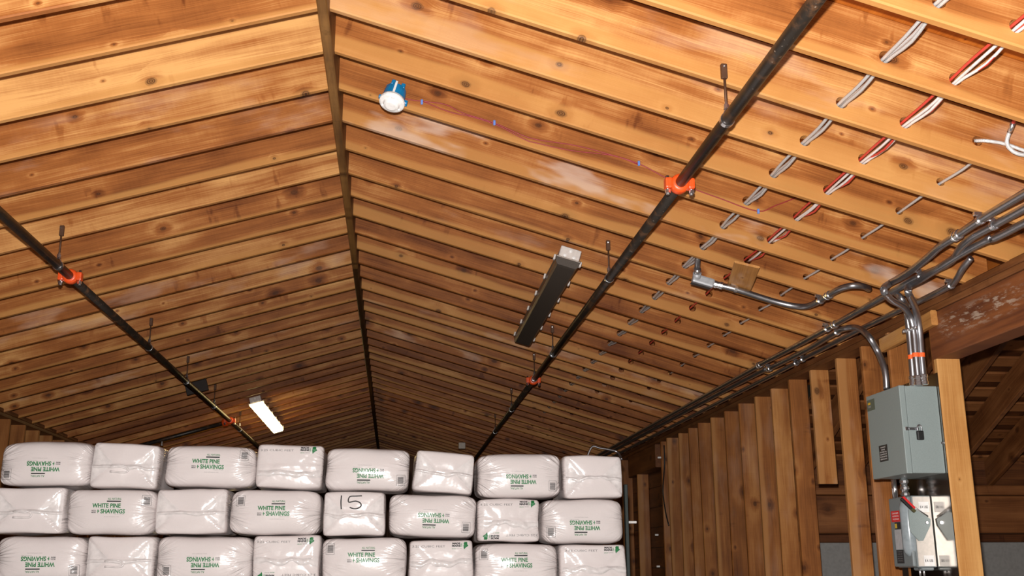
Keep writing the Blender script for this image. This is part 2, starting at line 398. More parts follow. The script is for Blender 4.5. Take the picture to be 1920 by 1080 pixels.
for k in range(-4, 46):
    yc = Y0 + .019 + k * S16
    tj = lambda d: d.get(k, .22 + .36 * rnd.random())
    # right slope
    board('rafter', (XR + .0225, yc, roof_z(XR + .0225)), (CT, 0, -ST), (ST, 0, CT), Lr, .038, DR, W_RAFTER, ceiling,
          tone=tj(tones_R), band=bands_R.get(k, max(0, .30 * rnd.random() - .12)), weather=wx_R.get(k, 0), s0=-TS, s1=-TS, holes=holes if k > -1 else holes_near)
    board('rafter', (XR - .0225, yc, roof_z(XR - .0225)), (-CT, 0, -ST), (-ST, 0, CT), Lr + .06, .038, DR, W_RAFTER, ceiling,
          tone=tj(tones_L), band=bands_L.get(k, max(0, .20 * rnd.random() - .1)), weather=wx_L.get(k, 0), s0=-TS, s1=-TS)
# roof deck, one slab each side of the ridge
for s in (1, -1):
    o = Vector((XR, 2, ZR + DR / CT + .014))
    board('roof_deck', o + Vector((0, 0, 0)), (0, 1, 0), (s * CT, 0, -ST), 21.5, .022, Lr + .5, W_DECK, ceiling, tone=.5)
RB = .075
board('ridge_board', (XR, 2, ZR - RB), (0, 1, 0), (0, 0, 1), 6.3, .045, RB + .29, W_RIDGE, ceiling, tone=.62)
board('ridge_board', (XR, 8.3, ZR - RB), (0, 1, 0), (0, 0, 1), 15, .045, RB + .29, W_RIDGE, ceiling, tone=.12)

# ================================================================== RIGHT WALL
XW = 2.93
wall_r = structure('wall_right', (XW, 8, 0))
ZP = CZ + 1.357        # stud tops
for i in range(2):
    board('top_plate', (XW, 2.4, ZP + i * .038 + .019), (0, 1, 0), (1, 0, 0), 19.6, .0375, .14, W_DARK, wall_r, tone=.62)
studs = [6.03, 6.44, 6.844, 7.69, 8.11, 8.52, 8.9, 9.37, 9.79, 10.18, 10.57, 11.0, 11.42, 11.76, 13.0, 13.9, 14.4, 14.8, 15.3]
stone = [.42, .40, .52, .34, .62, .42, .5, .4, .45, .35, .45, .5, .4, .5]
for i, y in enumerate(studs):
    lean = rnd.uniform(-.004, .004)
    top = ZP if y > 6.2 else ZP
    board('stud', (XW, y, 0), (lean, 0, 1), (1, 0, 0), top, .038, .14, W_STUD, wall_r, tone=stone[i % 14] + rnd.uniform(-.08, .08), band=rnd.choice((0, .25, .4, 0)), weather=.15)
# cut-off stud that hangs above the wing beam, and a short one under it
board('short_stud', (XW + .004, 7.29, on_x(1532, 908, XW).z), (-.004, 0, 1), (1, 0, 0), ZP - on_x(1532, 908, XW).z, .038, .135, W_STUD, wall_r, tone=.56, band=.28, weather=.3)
board('short_stud', (XW + .20, 8.40, 0), (0, 0, 1), (1, 0, 0), CZ + .19, .038, .14, W_STUD, wall_r, tone=.5)
board('header', (XW, 12.0, ZP - .26), (0, 1, 0), (0, 0, 1), 1.45, .14, .258, W_DARK, wall_r, tone=.6).location.x += .07
# opening towards the camera: post and header beam
board('post', (XW, 5.50, 0), (0, 0, 1), (1, 0, 0), CZ + 1.096, .04, .135, W_POST, wall_r, tone=.66)
board('post', (XW + .01, 5.54, 0), (0, 0, 1), (1, 0, 0), ZP, .04, .13, W_STUD, wall_r, tone=.3)
hb = board('header_beam', (XW + .07, 5.53, CZ + 1.098), (0, -1, 0), (0, 0, 1), 3.6, .14, .256, SCRAPED, wall_r, tone=.5)
# blocking plate that carries the conduit strap
pa, pb = on_x(1655, 650, XW - .02), on_x(1752, 598, XW - .02)
d = (pa - pb); d.x = 0
board('blocking', pb - Vector((0, 0, .035)), d, (0, 0, 1), d.length, .038, .085, W_POST, wall_r, tone=.5, weather=.4)
# boarding behind the far studs
for i in range(14):
    if i in (0,): continue
    board('sheathing_board', (XW + .155, 8.75, .02 + i * .232), (0, 1, 0), (0, 0, 1), 13.2, .02, .228, W_DARK, wall_r, tone=.3)

# ================================================================== LEFT WALL
XL = -3.64
wall_l = structure('wall_left', (XL, 10, 0))
for i in range(2): board('top_plate', (XL - .14, 2.4, ZP + .03 + i * .038 + .019), (0, 1, 0), (1, 0, 0), 19.6, .0375, .14, W_DARK, wall_l, tone=.62)
for k in range(-15, 18):
    board('stud', (XL - .14, 10.60 + k * .43, 0), (0, 0, 1), (1, 0, 0), ZP + .03, .038, .14, W_STUD, wall_l, tone=.5 + rnd.uniform(-.12, .12), band=rnd.choice((0, .3)))
for i in range(14): board('sheathing_board', (XL - .155, 2.4, .02 + i * .232), (0, 1, 0), (0, 0, 1), 19.6, .02, .228, W_DARK, wall_l, tone=.4)

# ================================================================== FLOOR, FAR END
fl_o = finish(box_bm((-6, -2, -.1), (9, 24, 0)), 'floor', CONCRETE); fl_o['kind'] = 'structure'
wall_b = structure('wall_back', (0, 22.4, 0))
for i in range(24): board('wall_board', (-4 + i * .3, 22.4, 0), (0, 0, 1), (1, 0, 0), 4.4 - abs(-4 + i * .3 + .15 - XR) * TS * .98, .025, .295, W_DARK, wall_b, tone=.45)

# ================================================================== SIDE WING seen through the opening
YW = 8.5
ZB = CZ + .635
wing_w = structure('wall_wing', (5, YW, 0))
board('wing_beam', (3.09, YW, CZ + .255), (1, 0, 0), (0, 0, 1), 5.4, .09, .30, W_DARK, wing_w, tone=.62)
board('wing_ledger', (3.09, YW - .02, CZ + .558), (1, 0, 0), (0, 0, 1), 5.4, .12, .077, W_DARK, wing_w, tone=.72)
board('wing_dark_board', (3.09, YW + .03, CZ + .185), (1, 0, 0), (0, 0, 1), 5.4, .04, .066, W_DARK, wing_w, tone=.05)  # near-black board between the wing beam and the grey wall panel
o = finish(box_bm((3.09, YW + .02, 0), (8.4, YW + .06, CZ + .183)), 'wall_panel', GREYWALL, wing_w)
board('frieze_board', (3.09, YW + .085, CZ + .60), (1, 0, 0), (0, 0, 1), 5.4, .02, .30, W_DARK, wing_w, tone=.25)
wing_c = structure('ceiling_wing', (5, 7, 3))
WT = .46; wl = math.hypot(1, WT)
dirw = Vector((0, -1, WT))
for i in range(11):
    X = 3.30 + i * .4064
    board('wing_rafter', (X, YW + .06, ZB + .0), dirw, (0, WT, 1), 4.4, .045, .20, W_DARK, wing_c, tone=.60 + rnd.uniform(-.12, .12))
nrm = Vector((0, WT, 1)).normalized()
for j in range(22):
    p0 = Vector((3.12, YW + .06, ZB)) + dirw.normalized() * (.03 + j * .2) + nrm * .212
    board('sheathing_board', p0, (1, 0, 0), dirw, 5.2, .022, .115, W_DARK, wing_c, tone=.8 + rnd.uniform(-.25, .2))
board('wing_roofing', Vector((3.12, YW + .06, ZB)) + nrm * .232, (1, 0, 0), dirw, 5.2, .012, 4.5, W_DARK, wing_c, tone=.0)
fw = finish(box_bm((8.42, -1, 0), (8.5, 9, 3.4)), 'wall_wing_end', W_DARK); fw['kind'] = 'structure'

# ================================================================== BAGS OF SHAVINGS
YB = 7.45
def bag_bm(w, h, d, kind, seed):
    """rounded, slightly bulging bag; kind 'side' shows its long side, 'end' its folded end"""
    bm = bmesh.new(); g = bmesh.ops.create_cube(bm, size=2)
    n = 7.0 if kind == 'side' else 15.0
    bmesh.ops.subdivide_edges(bm, edges=bm.edges, cuts=30 if kind != 'plain' else 7, use_grid_fill=True)
    off = Vector((seed * 7.13, seed * 3.7, seed * 1.9))
    for v in bm.verts:
        c = Vector([math.sin(q * math.pi / 2) for q in v.co])
        s = (abs(c.x) ** n + abs(c.y) ** n + abs(c.z) ** n) ** (-1 / n)
        a, b = c.x * s, c.z * s
        p = Vector((a * w / 2, c.y * s * d / 2, b * h / 2))
        front = max(0, -c.y * s)
        p.y -= .018 * front ** 4 * (1 - a * a) * (1 - b * b) * (1.4 if kind == 'side' else .8)
        q = p + off
        p += Vector((noise.noise(q * 5), noise.noise(q * 5 + Vector((9, 0, 0))), noise.noise(q * 4 + Vector((0, 9, 0))))) * .010
        if kind == 'side':
            e = max(0, (abs(a) - .5) / .5)
            ang = math.atan2(b * h / 2, (1.15 - abs(a)) * w / 2 + .02)
            p.y -= .014 * e * front * noise.noise(Vector((ang * 9, seed, a)))
        elif kind == 'end' and front > .7:
            tri = abs(a) - .34 - abs(b - .04) * .62
            p.y += .010 * min(1, max(0, tri * 14))
            p.y -= .010 * math.exp(-((b + .05 + .05 * math.sin(a * 3 + seed)) / .05) ** 2)
            p.y -= .004 * noise.noise(Vector((a * 8, b * 2.2, seed))) * (1 - abs(b))
        v.co = p
    bmesh.ops.recalc_face_normals(bm, faces=bm.faces)
    for f in bm.faces: f.smooth = True
    return bm

_tc = {}
def text_data(body, bold=0):
    k = (body, bold)
    if k in _tc: return _tc[k]
    cu = bpy.data.curves.new('t', 'FONT'); cu.body = body; cu.size = 1; cu.offset = bold; cu.resolution_u = 3
    ob = bpy.data.objects.new('t', cu); COL.objects.link(ob)
    dg = bpy.context.evaluated_depsgraph_get(); me = bpy.data.meshes.new_from_object(ob.evaluated_get(dg))
    bm = bmesh.new(); bm.from_mesh(me); bmesh.ops.triangulate(bm, faces=bm.faces)
    for _ in range(2):
        bmesh.ops.subdivide_edges(bm, edges=[e for e in bm.edges if e.calc_length() > .22], cuts=1); bmesh.ops.triangulate(bm, faces=bm.faces)
    bm.verts.index_update()
    xs = [v.co.x for v in bm.verts]; ys = [v.co.y for v in bm.verts]
    lo = (min(xs), min(ys)); sz = (max(xs) - lo[0], max(ys) - lo[1])
    V = [((v.co.x - lo[0]) / sz[0] - .5, (v.co.y - lo[1]) / sz[1] - .5) for v in bm.verts]
    F = [[v.index for v in f.verts] for f in bm.faces]
    bm.free(); bpy.data.objects.remove(ob); bpy.data.curves.remove(cu); bpy.data.meshes.remove(me)
    _tc[k] = (V, F); return _tc[k]
def rect_data(n=3):
    V = [(i / n - .5, j / n - .5) for j in range(n + 1) for i in range(n + 1)]
    return V, [[j * (n + 1) + i, j * (n + 1) + i + 1, (j + 1) * (n + 1) + i + 1, (j + 1) * (n + 1) + i] for j in range(n) for i in range(n)]
RECT = rect_data()
MAINE = ([(-.36, -.02), (-.30, .16), (-.33, .30), (-.16, .50), (.0, .44), (.06, .50), (.18, .44), (.20, .12), (.36, .02), (.12, -.16), (.02, -.22), (-.14, -.34), (-.22, -.50), (-.30, -.34)], [list(range(14))])
TREE = ([(-.5, -.1), (-.1, .05), (-.1, -.5), (.1, -.5), (.1, -.2), (.5, 0), (.1, .2), (.1, .5), (-.1, .4), (-.1, .15)], [list(range(10))])

class Print:
    """flat print laid onto the front of a bag"""
    def __init__(s, bvh, flip): s.bvh = bvh; s.flip = -1 if flip else 1; s.parts = {}
    def add(s, key, data, cx, cz, w, h, lift=.006, shear=0):
        V, F = data; L = s.parts.setdefault(key, ([], [])); b = len(L[0])
        for (x, z) in V:
            X = s.flip * (cx + x * w + shear * z * h); Z = s.flip * (cz + z * h)
            hit = s.bvh.ray_cast(Vector((X, -2, Z)), Vector((0, 1, 0)))
            y = hit[0].y if hit[0] else 0
            if not hit[0]: continue_y = -.1; y = continue_y
            L[0].append((X, y - lift, Z))
        L[1].extend([[b + i for i in f] for f in F])
    def build(s, names, parent, base):
        for key, (V, F) in s.parts.items():
            nm, mat = names[key]
            me = bpy.data.meshes.new(nm); me.from_pydata(V, [], F)
            link(nm, me, mat, parent, base)['kind'] = 'stuff'

PX = 7.2 / 2007          # metres per photo pixel at the bags
def make_bag(i, rect, kind, flip=False, code=None, text=(), mark=False, handle=False, label='', flap_z=0, roll=0):
    x0, x1, y0, y1 = rect
    xm, ym = (x0 + x1) / 2, (y0 + y1) / 2
    jit = rnd.uniform(-.012, .012)
    L_, R_, T_, B_ = on_y(x0, ym, YB), on_y(x1, ym, YB), on_y(xm, y0, YB), on_y(xm, y1, YB)
    w, h = R_.x - L_.x, T_.z - B_.z
    w, h = w - h * abs(math.sin(roll)) * .7, h - w * abs(math.sin(roll)) * .8
    d = .45 if kind == 'side' else .63
    c = Vector(((L_.x + R_.x) / 2, YB + jit + d / 2 + .02, (T_.z + B_.z) / 2))
    root = thing('bag_of_shavings', c - Vector((0, 0, h / 2)), label, 'bag', 'white plastic bags of wood shavings in the stack')
    base = Matrix.Translation(c) @ Matrix.Rotation(roll, 4, 'Y')
    bm = bag_bm(w * .985, h * .985, d, kind, i + 1)
    bvh = BVHTree.FromBMesh(bm)
    body = finish(bm, 'bag_body', BAG, root, mat4=base, smooth=True)
    names = dict(green=('green_lettering', P_GREEN), black=('black_lettering', P_BLACK), grey=('small_grey_print', P_GREY), codebg=('code_panel', P_WHITE), bars=('code_bars', P_BLACK), pen=('pen_number', P_BLACK), mark=('state_emblem', P_GREEN))
    pr = Print(bvh, flip)
    if kind == 'side':
        k = PX / 3.177
        def at(zx0, zx1, zy0, zy1): return ((zx0 + zx1) / 2 - 645) * k, (695 - (zy0 + zy1) / 2) * k, (zx1 - zx0) * k, (zy1 - zy0) * k
        sh = LOGO_SHIFT.get(i, (0, 0))
        def put(key, data, *a, **kw):
            X, Z, W, H = at(*a); pr.add(key, data, X + sh[0], Z + sh[1], W, H, **kw)
        put('green', text_data('ALL NATURAL', .01), 630, 708, 617, 629); put('black', RECT, 627, 706, 634, 641)
        put('green', text_data('WHITE PINE', .035), 547, 708, 650, 675); put('green', text_data('SHAVINGS', .035), 597, 735, 682, 708)
        put('green', TREE, 573, 592, 684, 706)
        put('black', text_data('MADE IN', .02), 547, 571, 688, 696); put('black', text_data('MAINE', .03), 547, 571, 698, 706)
        put('grey', text_data('3.25 CU. FT. (92L)'), 677, 733, 711.5, 716); put('grey', text_data('www.whitepine.com'), 620, 705, 724.5, 729)
        if code:
            cx, cz = code
            fr = [(cx, cz + .0345, .058, .0016), (cx, cz - .0345, .058, .0016), (cx - .0285, cz, .0016, .070), (cx + .0285, cz, .0016, .070)]
            for X, Z, W, H in fr: pr.add('bars', RECT, X, Z, W, H)
            rr = random.Random(i); z = cz + .024
            while z > cz - .024:
                t_ = rr.choice((.0012, .0018, .0028)); pr.add('bars', RECT, cx + .002, z - t_ / 2, .040, t_); z -= t_ + rr.choice((.0012, .0018))
    else:
        k = PX / 10.8
        def made(flipped):
            p2 = pr if not flipped else Print(bvh, True)
            zt = h / 2
            # offsets in zoom pixels from the top right of the end panel
            def put(key, data, x0_, x1_, y0_, y1_): p2.add(key, data, ((x0_ + x1_) / 2 - 790) * k, zt - ((y0_ + y1_) / 2 - 95) * k, (x1_ - x0_) * k, (y1_ - y0_) * k)
            put('black', text_data('MADE', .05), 1010, 1172, 150, 186); put('black', text_data('MAINE', .05), 1003, 1180, 194, 236)
            put('green', text_data('IN', .02), 1188, 1212, 165, 245)
            put('mark', MAINE, 1215, 1360, 135, 290); put('green', text_data('GROW', .03), 1000, 1090, 266, 283); put('grey', text_data('CERTIFIED', .01), 1098, 1200, 264, 280)
            put('grey', text_data('3.25 CUBIC FEET'), 195, 865, 207, 247)
            return p2
        if 'top' in text: made(False)
        if 'bottom' in text: made(True).build(names, root, base)
    pr.build(names, root, base)
    if mark:     # number written with a marker pen
        bmp = bmesh.new()
        s = PX / 3.177
        strokes = [[(763, 600), (760, 640), (762, 682)], [(885, 602), (850, 604), (812, 608), (806, 640), (846, 634), (874, 644), (880, 662), (862, 676), (838, 680), (812, 671)]]
        for st in strokes:
            pts = []
            for zx, zy in smooth_path([(a, b, 0) for a, b in st], 4) if False else [(p.x, p.y) for p in smooth_path([Vector((a, b, 0)) for a, b in st], 4)]:
                P = on_y(400 + zx / 3.177, 740 + zy / 3.177, YB) - c
                hit = bvh.ray_cast(Vector((P.x, -2, P.z)), Vector((0, 1, 0)))
                pts.append(Vector((P.x, hit[0].y - .001, P.z)))
            tube_bm(pts, .0045, 6, bmp)
        finish(bmp, 'pen_number', P_BLACK, root, mat4=base)
    if kind == 'end':
        # folded seam flap: a wavy strip of film across the end, and the tucked side folds
        rr = random.Random(i * 13 + 5); nseg = 30; bmf = bmesh.new(); rows = []
        amp = .010 if not text else .024
        for q in range(nseg + 1):
            a = (q / nseg - .5) * .93; X = a * w
            zc = flap_z + amp * noise.noise(Vector((a * 5, i * 3.3, 0))) + .004 * math.sin(a * 9 + i)
            wid = (.020 if not text else .034) * (1 + .9 * noise.noise(Vector((a * 6, i, 4))))
            ring = []
            for t_, outw in ((0, .001), (.35, .012), (.75, .016), (1, .005)):
                Z = zc - abs(wid) * t_ - .004 * t_
                hit = bvh.ray_cast(Vector((X, -2, Z)), Vector((0, 1, 0)))
                y = hit[0].y if hit[0] else -d / 2
                ring.append(bmf.verts.new((X, y - outw * (1 + .7 * noise.noise(Vector((a * 14, t_ * 2, i)))), Z)))
            rows.append(ring)
        for q in range(nseg):
            for t_ in range(3): bmf.faces.new((rows[q][t_], rows[q + 1][t_], rows[q + 1][t_ + 1], rows[q][t_ + 1])).smooth = True
        finish(bmf, 'seam_flap', FILM, root, mat4=base)
        if not text:
            for sgn in (-1, 1):
                bmf = bmesh.new(); NN = 10; grid = []
                for u in range(NN + 1):
                    row = []
                    for v_ in range(NN + 1):
                        a = .30 + .63 * u / NN; half = (a - .28) / .66 * .42
                        X = sgn * a * w / 2; Z = flap_z + (2 * v_ / NN - 1) * half * h * .98 + (.02 * h)
                        hit = bvh.ray_cast(Vector((X, -2, Z)), Vector((0, 1, 0)))
                        y = hit[0].y if hit[0] else -d / 2
                        row.append(bmf.verts.new((X, y - .0025 - .0035 * abs(math.sin(v_ * 1.9 + u * .3)) * (u / NN), Z)))
                    grid.append(row)
                for u in range(NN):
                    for v_ in range(NN): bmf.faces.new((grid[u][v_], grid[u + 1][v_], grid[u + 1][v_ + 1], grid[u][v_ + 1])).smooth = True
                finish(bmf, 'side_fold', FILM, root, mat4=base)
        if handle:
            hx = -.02; hit = bvh.ray_cast(Vector((hx, -2, flap_z - .02)), Vector((0, 1, 0)))
            y = hit[0].y
            pts = [(hx - .06, y - .008, flap_z - .012), (hx - .02, y - .03, flap_z - .004), (hx + .03, y - .032, flap_z - .008), (hx + .055, y - .012, flap_z - .026), (hx + .04, y - .012, flap_z - .048), (hx - .06, y - .010, flap_z - .046)]
            finish(tube_bm(smooth_path(pts, 5), .006, 6), 'handle_loop', FILM, root, mat4=base)
    return root, c, w, h, d

LOGO_SHIFT = {0: (.0, .005), 2: (.0, -.01), 4: (-.0, .012), 6: (0, .012), 9: (0, 0), 11: (0, -.012), 13: (0, 0), 15: (0, .012), 16: (0, 0), 18: (0, 0), 20: (0, 0), 22: (0, 0)}
CODE_R, CODE_L = (.228, .074), (-.228, .074)
TOP, MID, LOW = 'in the top row', 'in the middle row', 'in the lowest visible row'
BAGS = [
 ((-8, 168, 825, 911), dict(kind='side', flip=True, code=CODE_R, label='white bag with upside-down green lettering, far left end of the top row')),
 ((166, 298, 828, 917), dict(kind='end', handle=True, roll=.035, label='white bag end with clear handle loop, second from left in the top row')),
 ((303, 478, 831, 914), dict(kind='side', code=CODE_R, roll=.02, label='white bag with upright green lettering, the only upright one in the top row')),
 ((478, 606, 832, 916), dict(kind='end', text=('top',), flap_z=-.03, roll=.01, label='white bag end with small state emblem, fourth from left in the top row')),
 ((608, 770, 837, 921), dict(kind='side', flip=True, code=CODE_L, roll=.01, label='white bag with upside-down green lettering, middle of the top row under the ridge')),
 ((773, 893, 841, 928), dict(kind='end', roll=.09, label='white bag end tilted to the right, unprinted, sixth in the top row')),
 ((895, 1056, 849, 932), dict(kind='side', flip=True, code=CODE_L, label='white bag with upside-down green lettering, second from right in the top row')),
 ((1058, 1171, 852, 934), dict(kind='end', label='unprinted white bag end at the right-hand end of the top row')),
 ((-22, 118, 912, 1001), dict(kind='end', handle=True, label='white bag end with handle loop, cut by the left picture edge in the middle row')),
 ((119, 291, 915, 1003), dict(kind='side', code=CODE_R, roll=.01, label='white bag with upright green lettering, second from left in the middle row')),
 ((288, 426, 915, 1002), dict(kind='end', label='unprinted white bag end with crossed folds, third from left in the middle row')),
 ((427, 601, 917, 1003), dict(kind='side', code=CODE_L, label='white bag with pale upright green lettering left of the bag numbered 15')),
 ((604, 723, 921, 1005), dict(kind='end', mark=True, label='white bag end with the number 15 written in black marker')),
 ((727, 896, 923, 1010), dict(kind='side', flip=True, code=CODE_L, roll=.03, label='white bag with upside-down green lettering right of the bag numbered 15')),
 ((896, 1014, 934, 1016), dict(kind='end', text=('top', 'bottom'), flap_z=-.005, label='crumpled white bag end with two state emblems, second from right in the middle row')),
 ((1016, 1173, 935, 1019), dict(kind='side', flip=True, code=CODE_R, label='white bag with upside-down green lettering at the right-hand end of the middle row')),
 ((-14, 156, 1004, 1092), dict(kind='side', flip=True, code=CODE_L, label='white bag with upside-down green lettering, far left of the lowest visible row')),
 ((156, 287, 1005, 1093), dict(kind='end', handle=True, label='unprinted white bag end, second from left in the lowest visible row')),
 ((287, 472, 1004, 1094), dict(kind='side', flip=True, code=CODE_R, label='white bag with upside-down green lettering, third from left in the lowest visible row')),
 ((471, 600, 1003, 1091), dict(kind='end', text=('top', 'bottom'), flap_z=.0, label='white bag end with emblem, left of the bag shining in the flash')),
 ((601, 764, 1007, 1095), dict(kind='side', code=CODE_L, label='white bag shining brightly in the flash, lowest visible row')),
 ((766, 889, 1012, 1099), dict(kind='end', text=('top',), flap_z=.02, label='white bag end with emblem, right of the bag shining in the flash')),
 ((890, 1049, 1018, 1103), dict(kind='side', code=CODE_L, label='white bag with upright green lettering, second from right in the lowest visible row')),
 ((1050, 1179, 1020, 1106), dict(kind='end', text=('top',), flap_z=-.0, label='wrinkled white bag end with emblem, right-hand end of the lowest visible row')),
]
placed = []
for i, (rect, kw) in enumerate(BAGS): placed.append(make_bag(i, rect, **kw))
# rows below the picture that carry the stack
low = placed[16:]
zb = min(c.z - h / 2 for _, c, w, h, d in low)
plain_me = {}
nrow = 5
for rI in range(nrow):
    hh = zb / nrow
    for (rt, c, w, h, d) in low:
        key = round(w, 2)
        if key not in plain_me:
            bm = bag_bm(w * .965, hh * .955, d, 'plain', len(plain_me) + 40); me = bpy.data.meshes.new('bag_of_shavings'); bm.to_mesh(me); bm.free(); plain_me[key] = me; me.materials.append(BAG)
        o = bpy.data.objects.new('bag_of_shavings', plain_me[key]); COL.objects.link(o)
        o.location = (c.x, c.y, hh * (rI + .5))
        tag(o, 'white plastic bag of shavings in the rows that carry the visible stack', 'bag', 'lower bags of the stack')

# ================================================================== SPRINKLER PIPES
ZPIPE = CZ + 1.735
def hanger(parent, X, y_rafter, zpipe, r):
    """side-mounted rod and ring from a rafter face"""
    zt = roof_z(X) + .045; yf = y_rafter - .012
    g = bpy.data.objects.new('hanger', None); g.empty_display_size = .03; COL.objects.link(g); g.matrix_basis = Matrix.Translation((X, yf, zt)); attach(g, parent)
    finish(box_bm((X - .013, yf - .006, zt - .035), (X + .013, yf + .0115, zt + .03), .003, 1), 'clip', ROD, g)
    tube('screw', [(X - .004, yf - .018, zt + .012), (X, yf + .006, zt + .018)], .0032, STEEL, g, 6)
    tube('rod', [(X, yf, zt - .02), (X, yf, zpipe + r + .035)], .0055, ROD, g, 6)
    bm = lathe_bm((X, yf, zpipe + r + .022), (0, 0, 1), [(0, .012), (.018, .012), (.022, .007), (.03, .007)], 6)
    finish(bm, 'nut', BRIGHT, g)
    pts = [(X, yf, zpipe + r + .03)] + [(X + (r + .004) * math.sin(a) * (1 if abs(a) > .3 else .9), yf, zpipe + (r + .004) * math.cos(a)) for a in [k * math.pi / 10 for k in range(2, 19)]] + [(X, yf, zpipe + r + .03)]
    bmr = bmesh.new(); ps = [Vector(p) for p in pts]; vv = []
    for p in ps:
        vv.append((bmr.verts.new(p + Vector((0, -.011, 0))), bmr.verts.new(p + Vector((0, .011, 0)))))
    for a, b in zip(vv, vv[1:]): bmr.faces.new((a[0], b[0], b[1], a[1]))
    o = finish(bmr, 'ring', BRIGHT, g)
    md = o.modifiers.new('thickness', 'SOLIDIFY'); md.thickness = .003
def coupling(parent, X, Y, Z, r, mat=None):
    mat = mat or ORANGE
    c = finish(lathe_bm((X, Y - .032, Z), (0, 1, 0), [(0, r + .004), (.004, r + .016), (.02, r + .02), (.044, r + .02), (.06, r + .016), (.064, r + .004)], 22), 'coupling', mat, parent, smooth=True)
    for s in (-1, 1):
        finish(box_bm((X + s * (r + .028) - .016, Y - .024, Z - .026), (X + s * (r + .028) + .016, Y + .024, Z + .026), .008), 'ear', mat, c)
        for yy in (-.0,):
            tube('bolt', [(X + s * (r + .03), Y + yy, Z - .055), (X + s * (r + .03), Y + yy, Z + .04)], .0085, BRIGHT, c, 8)
            finish(lathe_bm((X + s * (r + .03), Y + yy, Z - .046), (0, 0, 1), [(0, .014), (.016, .014)], 6), 'nut', BRIGHT, c)
RP = .026
def sprinkler(X, label, joints, hang, y_end):
    root = thing('sprinkler_pipe', (X, 5, ZPIPE), label, 'pipe', 'sprinkler pipes under the rafters')
    ys = [2.0] + joints + [y_end]
    for a, b in zip(ys, ys[1:]): tube('pipe_section', [(X, a + .001, ZPIPE), (X, (a + b) / 2, ZPIPE), (X, b - .001, ZPIPE)], RP, PIPEM, root, 18)
    for j, yj in enumerate(joints): coupling(root, X, yj, ZPIPE, RP)
    for k in hang: hanger(root, X, Y0 + k * S16, ZPIPE, RP)
    return root
pX = 1.292
def ks(X, pix): return [round((on_x(x, y, X).y - Y0) / S16) for x, y in pix]
yj1 = on_x(1274, 352, pX).y; yj2 = on_x(1000, 719, pX).y
sprinkler(pX, 'black steel sprinkler pipe on the right slope with orange coupling', [yj1, yj2], ks(pX, [(1375, 222), (1150, 518), (1040, 660), (997, 722), (962, 768), (930, 805)]), 21.5)
pXl = -2.0
ya, yb = on_x(132, 521, pXl).y, on_x(431, 782, pXl).y
sl = sprinkler(pXl, 'black steel sprinkler pipe on the left slope with a branch', [ya, yb], ks(pXl, [(106, 500), (285, 650), (355, 710), (400, 752), (450, 800)]), 21.5)
# branch that leaves the left pipe and follows the slope down
dn = Vector((-CT, 0, -ST)); t0 = Vector((pXl, yb + .06, ZPIPE))
tube('branch_pipe', [t0, t0 + dn * .7, t0 + dn * 1.6], RP * .95, PIPEM, sl, 12)
finish(lathe_bm(t0 + dn * .03, dn, [(0, .03), (.01, .043), (.06, .043), (.07, .03)], 16), 'tee', ORANGE, sl, smooth=True)
hd = t0 + dn * .82
finish(lathe_bm(hd + Vector((0, 0, -.02)), (0, 0, -1), [(0, .012), (.03, .012), (.035, .02), (.05, .02), (.053, .006)], 10), 'sprinkler_head', BRIGHT, sl)
# plate added for a dark patch on the rafter behind the left pipe
kp = round((on_roof(368, 728, .0).y - Y0) / S16); yp = Y0 + kp * S16 - .012
pp = on_y(368, 722, yp)
pl = finish(box_bm((-.115, -.011, -.085), (.115, .0115, .085), .003, 1), 'patch_plate', plain('dark_plate', (.022, .013, .010), .7), mat4=frame(pp, (CT, 0, ST), (-ST, 0, CT)))
tag(pl, 'dark plate fixed to a rafter behind the left sprinkler pipe', 'board')

